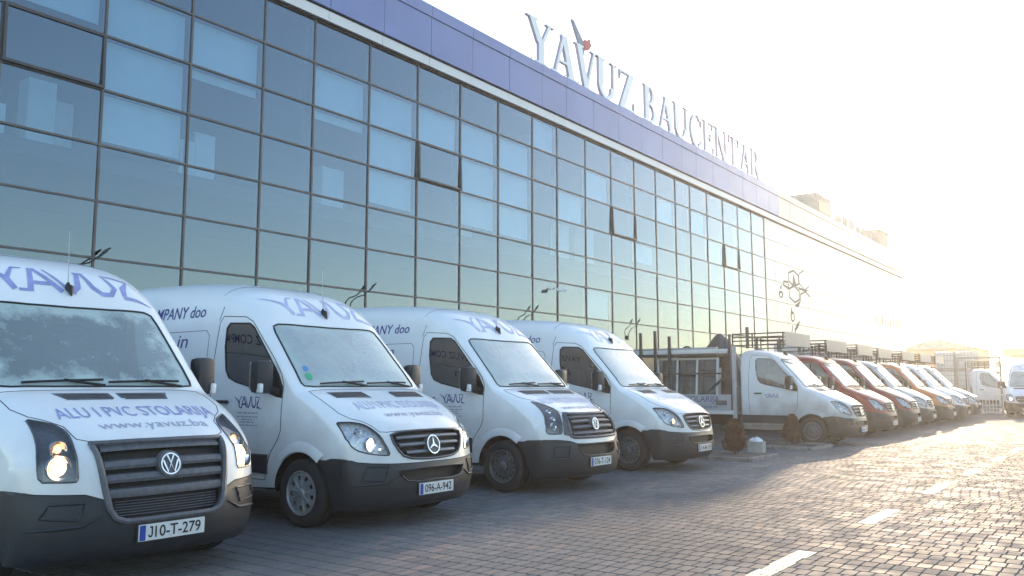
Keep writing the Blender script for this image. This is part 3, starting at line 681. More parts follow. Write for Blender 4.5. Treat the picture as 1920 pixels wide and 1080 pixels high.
def sym(P):
    """(s, y>=0) half outline from centre to centre -> closed outline"""
    return [(s, y) for s, y in P]+[(s, -y) for s, y in P[::-1] if abs(y) > 1e-6]
class Shell:
    def __init__(s, prof): s.pf = make_profile(prof)
    def wa(s, S):
        pf = s.pf; g = lambda c: np.interp(S, pf['S'], c)
        r = g(pf['R'][:, 2]); a = g(pf['R'][:, 3])
        return side_y(g(pf['R'][:, 0])-g(pf['N'][:, 0])*r, g(pf['R'][:, 1])-g(pf['N'][:, 1])*r), a
    def at(s, S, C):
        """C: lateral chart coordinate -1..1 (about y / half width near the middle)"""
        S = np.asarray(S, float); C = np.clip(np.asarray(C, float), -1, 1); w_, a = s.wa(S)
        return front_pt(s.pf, S, np.sign(C)*np.abs(C)**(a/2))
    def c_of(s, S, y):
        S = np.asarray(S, float); y = np.asarray(y, float); w_, a = s.wa(S)
        q = np.clip(np.abs(y)/w_, 0, 1); th = np.arcsin(q**(a/2)); return np.sign(y)*(th*2/np.pi)**(2/a)
    def on(s, S, y, out=0.):
        """surface point at profile length S and width y, pushed out"""
        S = np.asarray(S, float); C = s.c_of(S, y); P = s.at(S, C)
        if out:
            e = 4e-3; n_ = np.cross(s.at(S, np.clip(C+e, -1, 1))-s.at(S, np.clip(C-e, -1, 1)), s.at(S+e, C)-s.at(S-e, C)); n_ /= np.linalg.norm(n_, axis=-1)[..., None]+1e-12
            P = P+n_*out
        return P
def densify(P, d=.03):
    o = []
    for i in range(len(P)):
        a = np.array(P[i]); b = np.array(P[(i+1) % len(P)]); k = max(1, int(np.linalg.norm(b-a)/d))
        o += [tuple(a+(b-a)*j/k) for j in range(k)]
    return o
def smooth_loop(P, it=1):
    for _ in range(it):
        Q = []
        for i in range(len(P)):
            a = np.array(P[i]); b = np.array(P[(i+1) % len(P)]); Q += [tuple(a*.78+b*.22), tuple(a*.22+b*.78)]
        P = Q
    return P
def chart_mesh(outer, regions, grid, fn, opens=()):
    """triangulate a chart, sort its triangles into regions; fn maps chart points to 3-D. returns {region: (verts, tris)}"""
    V, T = cdt([outer]+[r[1] for r in regions], grid, opens); C = V[T].mean(1)
    lab = np.full(len(T), -2); lab[inside(C, outer)] = -1
    for k, (nm, P) in enumerate(regions):
        lab[inside(C, P) & (lab > -2)] = k
    P3 = fn(V); a = V[T]; ar = (a[:, 1, 0]-a[:, 0, 0])*(a[:, 2, 1]-a[:, 0, 1])-(a[:, 1, 1]-a[:, 0, 1])*(a[:, 2, 0]-a[:, 0, 0])
    T[ar < 0] = T[ar < 0][:, ::-1]; ok = np.abs(ar) > 1e-9
    R = {}
    for k in range(-1, len(regions)):
        t = T[(lab == k) & ok]
        if len(t): R['body' if k < 0 else regions[k][0]] = (P3, t)
    return R
def pack(parts):
    """join (verts, tris) pieces, drop unused vertices, weld"""
    V = []; F = []; off = 0
    for P, T in parts:
        u, inv = np.unique(T.ravel(), return_inverse=True); V.append(P[u]); F.append(inv.reshape(T.shape)+off); off += len(u)
    V = np.vstack(V); F = np.vstack(F); key = np.round(V*2e4).astype(np.int64)
    _, idx, inv = np.unique(key, axis=0, return_index=True, return_inverse=True)
    F = inv.ravel()[F]; ok = (F[:, 0] != F[:, 1]) & (F[:, 1] != F[:, 2]) & (F[:, 2] != F[:, 0])
    return V[idx], [tuple(int(i) for i in t) for t in F[ok]]
def put(name, parts, m, parent, shift=(0, 0, 0)):
    v, f = pack(parts); return obj(name, v+np.array(shift), f, m, parent, True)
def logo2d():
    """the wide slanted word mark YAVUZ, about 1 high and 5.4 wide"""
    L = []
    L.append(stroke([(-.95, .98), (-.45, .80), (.05, .60), (.25, .42), (.42, .04)], [.03, .10, .16, .24, .20])); L.append(stroke([(.98, .98), (.62, .95), (.30, .50), (.22, .40)], [.05, .10, .16, .10]))
    L.append(stroke([(.95, .04), (1.25, .96), (1.45, .96)], [.20, .16, .10])); L.append(stroke([(1.35, .96), (2.1, .06)], [.16, .20])); L.append(stroke([(1.08, .34), (1.75, .34)], .14)); L.append(stroke([(.55, .04), (1.05, .04)], .1))
    L.append(stroke([(1.72, .98), (2.35, .16), (2.60, .06)], [.07, .15, .16])); L.append(stroke([(2.45, .04), (2.75, .30), (3.0, .98)], [.12, .22, .16])); L.append(stroke([(2.85, .95), (3.25, .95)], .10))
    L.append(stroke([(3.15, .98), (3.35, .35), (3.65, .10), (4.0, .12), (4.25, .40), (4.1, .75), (3.95, .96), (4.6, .96)], [.12, .20, .18, .18, .20, .14, .10, .07]))
    L.append(stroke([(4.3, .96), (5.0, .90), (4.62, .45), (4.55, .12)], [.06, .12, .24, .16])); L.append(stroke([(4.5, .08), (5.0, .06), (5.6, -.08)], [.16, .12, .02]))
    V, T, _ = union_shape(L); return V, [tuple(int(i) for i in t) for t in T]
_LOGO = logo2d()
def text_on_front(name, VF, s0, y0, sh, sc, m, van, out=.0035, lim=.04):
    V, F = refine(VF[0], VF[1], lim/max(sc)); P = sh.on(s0+V[:, 1]*sc[1], y0+V[:, 0]*sc[0], out)
    return obj(name, P, F, m, van)
def text_on_side(name, VF, x0, z0, side, sc, m, van, out=.0035, lim=.06):
    V, F = refine(VF[0], VF[1], lim/max(sc)); d = 1 if side < 0 else -1
    x = x0+d*V[:, 0]*sc[0]; z = z0+V[:, 1]*sc[1]
    P = np.stack([x, side*(side_y(x, z)+out), z], 1)
    return obj(name, P, F, m, van)
def side_loop_pts(P, side, out=0.): return [(p[0], side*(float(side_y(p[0], p[1]))+out), p[1]) for p in P]

_WH = {}
def wheel(kind):
    if kind in _WH: return _WH[kind]
    t = MB().lathe([(.215, -.085), (.232, -.108), (.285, -.116), (.318, -.108), (.334, -.092), (.341, -.07), (.341, -.045), (.334, -.043), (.334, -.034), (.341, -.032), (.341, .032), (.334, .034), (.334, .043), (.341, .045), (.341, .07), (.334, .092), (.318, .108), (.285, .116), (.232, .108), (.215, .085)], 'Y', 48)
    # outer face looks along -Y
    r = MB()
    r.lathe([(.217, -.100), (.222, -.106), (.210, -.108), (.203, -.098), (.198, -.05), (.196, .08)], 'Y', 40)
    if kind == 'cap':
        holes = [stroke([(.125*math.cos(a), .125*math.sin(a)), (.175*math.cos(a), .175*math.sin(a))], [.035, .052]) for a in [2*math.pi*k/9+.2 for k in range(9)]]
        v, f = extruded([circle(0, 0, .205, 48)], .02, lambda u, q, w_: (u, -.100+.35*(u*u+q*q)-w_-.004, q), holes); r.add(v, [g[::-1] for g in f])
        r.lathe([(.0, -.118), (.042, -.116), (.052, -.108), (.056, -.09)], 'Y', 24)
        for k in range(9):
            a = 2*math.pi*(k+.5)/9+.2; r.tube([(.06*math.cos(a), -.104, .06*math.sin(a)), (.19*math.cos(a), -.098, .19*math.sin(a))], [.010, .006], 6)
    else:
        holes = [circle(.158*math.cos(a), .158*math.sin(a), .0155, 10) for a in [2*math.pi*k/16 for k in range(16)]]
        v, f = extruded([circle(0, 0, .2, 48)], .012, lambda u, q, w_: (u, -.055-.35*max(0, .16-math.hypot(u, q))-w_*.8, q), holes); r.add(v, [g[::-1] for g in f])
        r.lathe([(.0, -.115), (.055, -.113), (.066, -.105), (.072, -.07)], 'Y', 24)
        for k in range(6):
            a = 2*math.pi*k/6; r.lathe([(0, -.098), (.012, -.097), (.013, -.08)], 'Y', 6, c=(.098*math.cos(a), 0, .098*math.sin(a)))
    d = MB().lathe([(.0, .0), (.20, .0), (.20, .03), (0, .03)], 'Y', 24)
    _WH[kind] = (t, r, d); return _WH[kind]
_WM = {}
def add_wheel(van, x, y, kind, z=.341):
    t, r, d = wheel(kind); sgn = 1 if y < 0 else -1
    w_ = bpy.data.objects.new('wheel', None); COL.objects.link(w_); w_.parent = van; w_.location = (x, y, z); w_.empty_display_size = .1
    w_.rotation_euler = (0, random.uniform(0, 6), 0) if sgn > 0 else (0, random.uniform(0, 6), math.pi)
    for nm, mb, m in (('tyre', t, 'rubber'), ('rim', r, 'hubcap' if kind == 'cap' else 'steel_rim'), ('brake_disc', d, 'underbody')):
        key = (kind, nm)
        if key not in _WM: o = mb.build(nm, m, w_, True); _WM[key] = o
        else: inst(_WM[key], w_, name=nm)
    return w_
def number_plate(van, txt, sh, s0, tilt=0.):
    y0 = -.26; x = float(sh.on(s0, 0.)[0])+.012; zc = float(sh.on(s0, 0.)[2])
    pl = MB().box((0, 0, 0), (.012, .52, .115), bev=.004).build('number_plate', 'plate_white', van); pl.location = (x, 0, zc)
    def flat(nm, V, F, m, y_, z_, o_): return obj(nm, [(o_, y_+p[0], z_+p[1]) for p in V], F, m, pl)
    flat('plate_band', [(0, 0), (.045, 0), (.045, .105), (0, .105)], [(0, 1, 2, 3)], 'plate_blue', -.256, -.0525, .0075)
    if txt[0] == 'J':            # a J with a proper hook, as on the plates
        cw = .41/9; V, F = text2d(txt[1:], .076, .41-cw, 0., .012); flat('registration', V, F, 'plate_black', -.185+cw, -.036, .008)
        V, F, _ = union_shape([stroke([(cw*a, .076*b) for a, b in ((.62, 1), (.62, .25), (.50, .09), (.30, .07), (.12, .14), (.05, .28))], .0115), stroke([(cw*.25, .0705), (cw*.72, .0705)], .0115)])
        flat('registration', V, [tuple(int(i) for i in t) for t in F], 'plate_black', -.190, -.036, .008)
    else:
        V, F = text2d(txt, .076, .41, 0., .012); flat('registration', V, F, 'plate_black', -.185, -.036, .008)
    MB().box((-.012, 0, 0), (.014, .54, .135), bev=.004).build('plate_holder', 'black_plastic', pl)
    return pl
def make_van(name, loc, nose, plate, label, group=None, paint='white_paint', roof='high', lit=None, rim='steel', decals=True, cat='van', screen='windscreen_glass', rear=True, side_text='COMPANY doo', rz=0., fd='pale_decal'):
    van = empty(name, loc, rz, label, cat, group)
    low = roof == 'low'; sh = Shell(LOW_ROOF if low else PROF); pf = sh.pf; L = pf['L']
    # ---- front / top sheet
    Se = list(np.arange(0, min(4.2, L), .03))+(list(np.arange(4.2, L-.05, .14)) if L > 4.2 else [])+[L]
    outer = [(s, -1.) for s in Se]+[(L, c) for c in np.linspace(-1, 1, 25)[1:-1]]+[(s, 1.) for s in Se[::-1]]+[(0, c) for c in np.linspace(1, -1, 41)[1:-1]]
    def ch(P, cl=True, d=.03):
        P = densify(P, d) if cl else P
        S = np.array([p[0] for p in P]); Y = np.array([p[1] for p in P]); return list(zip(S, sh.c_of(S, Y)))
    bline = BUMPER[nose]
    # dense bumper line from edge to edge
    bS = np.linspace(-.999, .999, 81); hw = np.array([p[1] for p in bline]); hs = np.array([p[0] for p in bline]); bsv = np.interp(np.abs(bS), hw, hs)
    wB, aB = sh.wa(bsv); cc_ = sh.c_of(bsv, bS*np.minimum(wB, 1.0)/1.0); cc_[0], cc_[-1] = -1, 1
    sEdge = float(bsv[0]); kE = min(range(len(Se)), key=lambda i: abs(Se[i]-sEdge)); bsv = bsv+(Se[kE]-sEdge)*np.clip((np.abs(bS)-.9)/.099, 0, 1)
    bump_poly = list(zip(bsv, cc_))+[(s, 1.) for s in Se[:kE][::-1]]+[(0, c) for c in np.linspace(1, -1, 41)[1:-1]]+[(s, -1.) for s in Se[:kE]]
    reg = [('bumper', bump_poly), ('bonnet', ch(sym(BONNET[nose])))]
    gr = sym(GRILLE[nose]); reg.append(('grille', ch(gr)))
    if LOWER[nose]: reg.append(('lower', ch(sym(LOWER[nose]))))
    hl = HEADLIGHT[nose]; hlr = smooth_loop([(s, -y) for s, y in hl]); hll = [(s, -y) for s, y in hlr]
    reg += [('hl_r', ch(hlr, True, .02)), ('hl_l', ch(hll, True, .02)), ('screen', ch(sym(WSCREEN)))]
    grid = [(s, c) for s in np.r_[np.arange(.015, min(4.0, L-.03), .032), np.arange(4.05, L-.05, .12)] for c in np.linspace(-.975, .975, 47)]
    FR = chart_mesh(outer, reg, grid, lambda V: sh.at(V[:, 0], V[:, 1]))
    # ---- side sheets
    ex, ez = [np.interp(Se, pf['S'], c) for c in edge_curve(pf)]
    WBASE = -3.665
    arch = lambda cx, r: [(cx+r*math.cos(a), .345+r*math.sin(a)) for a in np.linspace(math.pi-.06, .06, 30)]
    poly = list(zip(ex, ez)); bot = []
    if not low: bot += [(-4.5, .34)]+arch(WBASE, .40)
    bot += [(-1.9 if not low else ex[-1]+.05, .34), (-1.0, .34)]+arch(0, .40)+[(.425, .27)]
    poly = poly+bot
    sb = [(ex[i], ez[i]) for i in range(kE+1)]+[(.42, .70), (.36, .683)]+[q for q in arch(0, .40) if q[0] > .2 and q[1] < .69]+[(.425, .27)]
    sreg = [('door', densify(SIDE_DOOR, .04)), ('glass', densify(SIDE_GLASS, .04)), ('tri', densify(SIDE_TRI, .04)), ('bumper', sb)]
    x0 = min(ex)+.03
    sg = np.array([(x, z) for x in np.r_[np.arange(.50, max(-2.0, x0), -.045), np.arange(-2.05, x0, -.14)] for z in np.arange(.36, 2.4, .055)])
    sg = sg[inside(sg, poly)]
    bodyp = [FR['body']]; bumpp = [FR['bumper']]
    sides = {}
    for sd in (-1, 1):
        S_ = chart_mesh(poly, sreg, sg, lambda V: np.stack([V[:, 0], sd*side_y(V[:, 0], V[:, 1]), V[:, 1]], 1))
        for k in S_:
            # faces look outwards on both sides
            P, T = S_[k]; S_[k] = (P, T if sd < 0 else T[:, ::-1])
        sides[sd] = S_; bodyp.append(S_['body']); bumpp.append(S_['bumper'])
    # front sheet orientation check: nose must look forward
    P, T = FR['bonnet']; n_ = np.cross(P[T[0, 1]]-P[T[0, 0]], P[T[0, 2]]-P[T[0, 0]])
    if n_[2] < 0: FR = {k: (p, t[:, ::-1]) for k, (p, t) in FR.items()}; bodyp[0] = FR['body']; bumpp[0] = FR['bumper']
    put('body', bodyp, paint, van)
    put('bonnet', [FR['bonnet']], paint, van)
    bp = put('bumper', bumpp, 'black_plastic', van)
    ws = put('windscreen', [FR['screen']], screen, van)
    # rubber and shut lines
    loopf = lambda P, out: [tuple(p) for p in sh.on(np.array([q[0] for q in densify(P, .03)]), np.array([q[1] for q in densify(P, .03)]), out)]
    MB().tube(loopf(sym(WSCREEN), .0), .011, 6, True).build('windscreen_gasket', 'gasket', van, True)
    MB().tube(loopf(sym(BONNET[nose]), -.001), .0042, 5, True).build('bonnet_seam', 'seam', van)
    MB().tube([tuple(p) for p in sh.on(bsv[2:-2], (bS*np.minimum(wB, 1.0))[2:-2], -.001)], .004, 5).build('bumper_seam', 'seam', van)
    for sd in (-1, 1):
        S_ = sides[sd]
        dr = put('door', [S_['door']], paint, van)
        put('window', [S_['glass']], 'side_glass', dr); put('mirror_base', [S_['tri']], 'gasket', dr)
        MB().tube(side_loop_pts(densify(SIDE_DOOR, .05), sd), .0045, 5, True).build('door_seam', 'seam', dr)
        MB().tube(side_loop_pts(densify(SIDE_GLASS[:4]+SIDE_TRI[1:]+SIDE_GLASS[6:], .05), sd, .001), .010, 6, True).build('window_gasket', 'gasket', dr, True)
        hx_, hz_ = -1.30, 1.235; hy_ = sd*(float(side_y(hx_, hz_))+.022)
        MB().box((hx_, hy_, hz_), (.20, .03, .036), bev=.012).build('handle', 'black_plastic', dr, True)
        # mirror
        mb = MB().box((-.46, sd*1.135, 1.50), (.15, .20, .34), rz=sd*.12, bev=.05); mi = mb.build('mirror', 'black_plastic', van, True)
        MB().tube([(-.40, sd*.95, 1.34), (-.43, sd*1.04, 1.37), (-.45, sd*1.10, 1.40)], [.05, .04, .045], 8).build('mirror_arm', 'gasket', mi, True)
        MB().box((-.40, sd*1.205, 1.385), (.07, .05, .10), bev=.02).build('indicator', 'clear_lens', mi, True)
        MB().box((-.543, sd*1.135, 1.51), (.008, .165, .28), rz=sd*.12, bev=.003).build('mirror_glass', 'chrome', mi)
        # arch lip and side strip
        A = [(.435*math.cos(a), .345+.435*math.sin(a)) for a in np.linspace(math.pi-.75, .85, 26)]
        mb = MB(); V = []; F = []
        for k, (r_, o_) in enumerate(((.402, .0), (.405, .022), (.475, .020), (.505, .0))):
            for a in np.linspace(math.pi-.80, .86, 26):
                x, z = r_*math.cos(a), .345+r_*math.sin(a); V.append((x, sd*(float(side_y(x, z))+o_), z))
        for k in range(3):
            for i in range(25):
                q = (k*26+i, k*26+i+1, k*26+27+i, k*26+26+i); F.append(q if sd < 0 else q[::-1])
        mb.add(V, F); mb.build('arch_lip', paint, van, True)
        strip = lambda xa, xb, z0, z1, nm, o_=.016: (lambda X: MB().add([(x, sd*(float(side_y(x, z))+q), z) for x in X for z, q in ((z0, 0.), (z0+.01, o_), (z1-.01, o_), (z1, 0.))], [tuple((i*4+k, i*4+k+1, i*4+k+5, i*4+k+4)) if sd*(xb-xa) < 0 else tuple((i*4+k, i*4+k+4, i*4+k+5, i*4+k+1)) for i in range(len(X)-1) for k in range(3)]).build(nm, 'black_plastic', van, True))(np.linspace(xa, xb, 18))
        strip(-.50, -1.53 if not low else -1.72, .50, .70, 'side_strip')
        if not low:
            strip(-1.57, -3.22, .50, .70, 'side_strip'); strip(-4.10, -4.75, .50, .70, 'side_strip')
            # body panel joint behind the door and the long pressing
            MB().tube(side_loop_pts([(-1.52, 2.14), (-1.49, 2.22), (-1.46, 2.30)], sd), .0042, 5).build('panel_seam', 'seam', van)
            MB().tube(side_loop_pts(densify([(-1.68, 1.02), (-1.68, 1.98), (-1.74, 2.04), (-4.55, 2.04), (-4.6, 1.98), (-4.6, 1.02)], .08), sd), .004, 5, True).build('panel_pressing', 'white_paint', van)
    if not low:
        q = np.linspace(-.86, .86, 40); MB().tube([tuple(p) for p in sh.on(np.full(40, 3.72), q, -.001)], .004, 5).build('roof_seam', 'seam', van)
    # ---- grille
    gb = put('grille', [FR['grille']], 'grille_mesh', van, (-.055, 0, -.004))
    gl_ = densify(gr, .03)
    rim_ = MB(); a_ = sh.on(np.array([p[0] for p in gl_]), np.array([p[1] for p in gl_]), .006)
    frame_m = 'grille_dark' if nose != 'star' else paint
    V = [tuple(p) for p in a_]+[(p[0]-.065, p[1], p[2]-.004) for p in a_]; n = len(a_)
    rim_.add(V, [(i, (i+1) % n, (i+1) % n+n, i+n) for i in range(n)]); rim_.tube([tuple(p) for p in a_], .013 if nose == 'star' else .022, 6, True)
    rim_.build('grille_frame', frame_m, gb, True)
    for s0, yw in SLATS[nose]:
        h_ = .019 if nose == 'star' else (.033 if nose == 'bars' else .026)
        Y = np.linspace(-yw, yw, 25); mb = MB(); V = []
        for ds, o_ in ((-h_, -.035), (-h_, .0), (-h_*.3, .012), (h_*.8, .004), (h_, -.035)):
            P = sh.on(np.full(25, s0+ds), Y); P[:, 0] += o_-.008; V += [tuple(p) for p in P]
        mb.add(V, [(k*25+i, k*25+i+1, (k+1)*25+i+1, (k+1)*25+i) for k in range(4) for i in range(24)])
        mb.build('slat', 'grille_grey' if nose == 'star' else 'grille_dark', gb, True)
    es = {'star': .656, 'bars': .688, 'bars_new': .752}[nose]; ep = sh.on(es, 0.); R_ = .096 if nose == 'star' else .078
    em_ = bpy.data.objects.new('emblem', None); COL.objects.link(em_); em_.parent = gb; em_.location = (float(ep[0])+.02, 0, float(ep[2])); em_.rotation_euler = (0, -.22, 0)
    # (emblem pieces joined into one mesh below)
    bpy.data.objects.remove(em_)
    tl = math.tan(.22)
    def face(u, q, w_): return (float(ep[0])+.028+w_-q*tl, u, float(ep[2])+q)
    mb = MB()
    if nose == 'star':
        v, f = extruded([circle(0, 0, R_, 40)], .014, face, [circle(0, 0, R_*.88, 40)]); mb.add(v, f)
        S3 = [[(R_*.92*math.cos(math.radians(90+120*k)), R_*.92*math.sin(math.radians(90+120*k))), (R_*.14*math.cos(math.radians(30+120*k)), R_*.14*math.sin(math.radians(30+120*k))), (0, 0), (R_*.14*math.cos(math.radians(150+120*k)), R_*.14*math.sin(math.radians(150+120*k)))] for k in range(3)]
        v, f = extruded(S3, .012, lambda u, q, w_: face(u, q, w_+.002)); mb.add(v, f)
    else:
        v, f = extruded([circle(0, 0, R_, 40)], .014, face, [circle(0, 0, R_*.87, 40)]); mb.add(v, f)
        r = R_*.9; wd = R_*.17
        v, f = extruded([stroke([(-.36*r, .86*r), (0, .08*r), (.36*r, .86*r)], wd), stroke([(-.84*r, .38*r), (-.36*r, -.80*r), (0, .0*r), (.36*r, -.80*r), (.84*r, .38*r)], wd)], .012, lambda u, q, w_: face(u, q, w_+.002)); mb.add(v, f)
    mb.build('emblem', 'chrome', gb)
    v, f = extruded([circle(0, 0, R_*(.98 if nose == 'star' else 1.2), 36)], .05, lambda u, q, w_: face(u, q, w_-.008)); obj('emblem_backing', v, f, 'grille_dark', gb)
    if LOWER[nose]:
        lg = put('lower_grille', [FR['lower']], 'grille_mesh', bp, (-.07, 0, 0)); g2 = densify(sym(LOWER[nose]), .03)
        a_ = sh.on(np.array([p[0] for p in g2]), np.array([p[1] for p in g2]), .003); n = len(a_); mb = MB()
        mb.add([tuple(p) for p in a_]+[(p[0]-.08, p[1], p[2]) for p in a_], [(i, (i+1) % n, (i+1) % n+n, i+n) for i in range(n)]); mb.tube([tuple(p) for p in a_], .010, 6, True); mb.build('lower_grille_frame', 'black_plastic', bp, True)
    else:
        mb = MB()
        for k in range(6):
            Y = np.linspace(-.40, .40, 15); P = sh.on(np.full(15, .345+.019*k), Y); P[:, 0] -= .03; mb.tube([tuple(p) for p in P], .004, 4)
        mb.build('lower_bars', 'grille_dark', gb)
    # bumper relief: fog-lamp pocket and a rubbing ledge on each side
    for sd in (-1, 1):
        s1, s2 = (.34, .46) if nose != 'bars' else (.36, .45)
        Pk = [(s2, .60), (s2, .80), (s1, .84), (s1-.02, .64)]; Pd = densify([(s, sd*y) for s, y in Pk], .04)
        a_ = sh.on(np.array([p[0] for p in Pd]), np.array([p[1] for p in Pd]), .004); MB().tube([tuple(p) for p in a_], .008, 6, True).build('fog_pocket', 'black_plastic', bp, True)
        Y = sd*np.linspace(.50, .90, 16); a_ = sh.on(.30-.02*np.linspace(0, 1, 16)**2+.06*np.maximum(0, (.62-np.abs(Y))/.12), Y, .004)
        MB().tube([tuple(p) for p in a_], [.004+.010*math.sin(math.pi*i/15) for i in range(16)], 6).build('bumper_ledge', 'black_plastic', bp, True)
    # ---- headlights
    bright = nose == 'star'
    for sd, key, lp in ((-1, 'hl_r', hlr), (1, 'hl_l', hll)):
        ln = put('headlight', [FR[key]], 'lamp_glass', van, (.003, 0, .001))
        put('housing', [FR[key]], 'lamp_housing_bright' if bright else 'lamp_housing', ln, (-.055, -sd*.022, -.006))
        dl = densify(lp, .03); a_ = sh.on(np.array([p[0] for p in dl]), np.array([p[1] for p in dl]), .001); n = len(a_)
        mb = MB().tube([tuple(p) for p in a_], .0065, 6, True); mb.add([tuple(p) for p in a_]+[(p[0]-.06, p[1]-sd*.022, p[2]-.007) for p in a_], [(i, (i+1) % n, (i+1) % n+n, i+n) for i in range(n)]); mb.build('lamp_rim', 'lamp_housing' if not bright else 'seam', ln, True)
        spots = {'star': [(.70, .735, .066, 1), (.90, .80, .04, 0), (.63, .635, .026, 0)], 'bars': [(.72, .735, .082, 1), (.90, .715, .058, 2)], 'bars_new': [(.76, .77, .05, 1), (1.06, .685, .035, 0), (.90, .72, .035, 0)]}[nose]
        for s0, y0, r_, on in spots:
            p = sh.on(s0, sd*y0); c0 = (float(p[0])-.030, float(p[1])-sd*.012, float(p[2]))
            mb = MB().lathe([(0, -.035), (r_*.45, -.030), (r_*.8, -.014), (r_, .006), (r_*1.05, .006), (r_*1.06, -.03)], 'X', 28, c=c0); mb.build('reflector', 'lamp_reflector' if on != 2 else 'lamp_reflector', ln, True)
            if lit and on:
                bm_ = MB().lathe([(0, .004), (r_*.62, -.002), (r_*.70, -.014)] if on == 1 else [(0, .0), (r_*.4, -.004), (r_*.45, -.014)], 'X', 20, c=c0); bm_.build('bulb', lit if on == 1 else 'bulb_dim', ln, True)
            elif on == 2: MB().lathe([(0, .0), (r_*.5, -.004), (r_*.55, -.014)], 'X', 20, c=c0).build('indicator_bulb', 'indicator', ln, True)
        if nose == 'bars_new':
            ck = [(s, sd*y) for s, y in [(1.0, .50), (.94, .57), (.79, .655), (.645, .675), (.62, .67), (.60, .585), (.784, .575), (.97, .50)]]
            d2 = densify(ck, .03); V, T = cdt([d2], []); T = T[inside(V[T].mean(1), d2)]
            P = sh.on(V[:, 0], V[:, 1], .004); obj('grille_cheek', P, [tuple(int(i) for i in t) for t in T], 'grille_dark', van, True)
    # ---- bonnet vents, wipers, aerial
    for sd in (-1, 1):
        Pv = [(1.715, .68), (1.555, .665), (1.53, .19), (1.67, .19)] if nose == 'star' else [(1.715, .47 if nose == 'bars' else .66), (1.60, .42 if nose == 'bars' else .62), (1.60, .03), (1.71, .03)]
        d2 = densify([(s, sd*y) for s, y in Pv], .05); V, T = cdt([d2], []); T = T[inside(V[T].mean(1), d2)]
        P = sh.on(V[:, 0], V[:, 1], .003); T = T if True else T
        vn = obj('bonnet_vent', P, [tuple(int(i) for i in t) for t in T], 'vent_grey', van, True)
        mb = MB()
        for k in range(4):
            s0 = 1.58+.032*k; yy = np.linspace(Pv[2][1]+.02, (Pv[0][1]+Pv[1][1])/2-.03, 8)*sd
            mb.tube([tuple(p) for p in sh.on(np.full(8, s0), yy, .006)], .005, 4)
        mb.build('vent_bar', 'grille_dark', vn)
        a0, a1 = (-.62, .02) if sd < 0 else (.06, .70)
        mb = MB(); yy = np.linspace(a0, a1, 10); mb.tube([tuple(p) for p in sh.on(1.90+.03*np.linspace(0, 1, 10), yy, .02)], .011, 6); mb.tube([tuple(p) for p in sh.on(np.linspace(1.83, 1.915, 6), np.linspace(a1-.02, (a0+a1)/2, 6), .03)], .012, 6); mb.build('wiper', 'gasket', van, True)
    sa = 3.02 if not low else 3.05; p = sh.on(sa, .05)
    an = MB().lathe([(.0, .06), (.012, .055), (.022, .02), (.03, -.02)], 'Z', 14, c=tuple(float(q) for q in p)).build('aerial', 'gasket', van, True)
    MB().tube([(float(p[0]), float(p[1]), float(p[2])+.03), (float(p[0])-.03, float(p[1]), float(p[2])+(.52 if not low else .40))], [.005, .0025], 6).build('aerial_rod', 'hubcap', an)
    MB().tube([tuple(sh.on(sa-.10, .05, .01)), tuple(sh.on(sa-.02, .05, .03)), tuple(sh.on(sa+.03, .05, .01))], [.006, .034, .02], 8).build('aerial_foot', 'gasket', an, True)
    # ---- cabin
    it = MB(); it.bx(-1.76, -.02, -.90, .90, .46, .50); it.build('cab_floor', 'interior', van)
    MB().bx(-1.72, -1.68, -.86, .86, .5, 2.2).build('bulkhead', 'interior', van)
    ds = MB().box((-.36, 0, 1.16), (.50, 1.66, .26), bev=.06); ds.build('dashboard', 'interior', van, True)
    MB().tube([(-.66+.10*math.cos(a), .42+.19*math.sin(a), 1.30+.16*math.cos(a)) for a in np.linspace(0, 2*math.pi, 24, False)], .014, 6, True).build('steering_wheel', 'interior', van, True)
    for y in (-.48, .42):
        st = MB().box((-1.16, y, .95), (.46, .50, .16), bev=.05).build('seat', 'seat_cloth', van, True)
        MB().box((-1.40, y, 1.38), (.16, .50, .72), ry=-.16, bev=.06).build('backrest', 'seat_cloth', st, True); MB().box((-1.47, y, 1.85), (.11, .26, .20), ry=-.1, bev=.05).build('headrest', 'seat_cloth', st, True)
    # ---- wheels and underside
    for x in ((0, WBASE) if not low else (0, -3.665)):
        for y in (-.868, .868): add_wheel(van, x, y, rim)
    mb = MB(); xr = -4.7 if not low else -1.78
    mb.bx(xr, .55, -.72, .72, .30, .42)
    for x in ((0, WBASE) if not low else (0,)):
        for sd in (-1, 1):
            V = []; F = []
            for k, a in enumerate(np.linspace(math.pi+.05, -.05, 20)):
                for yy in (.60, .962): V.append((x+.398*math.cos(a), sd*yy, .345+.398*math.sin(a)))
            for i in range(19): F.append((2*i, 2*i+1, 2*i+3, 2*i+2))
            mb.add(V, F); mb.bx(x-.40, x+.40, sd*.59, sd*.60, .3, .75)
    mb.build('underbody', 'underbody', van)
    number_plate(van, plate, sh, .215 if nose != 'bars_new' else .235)
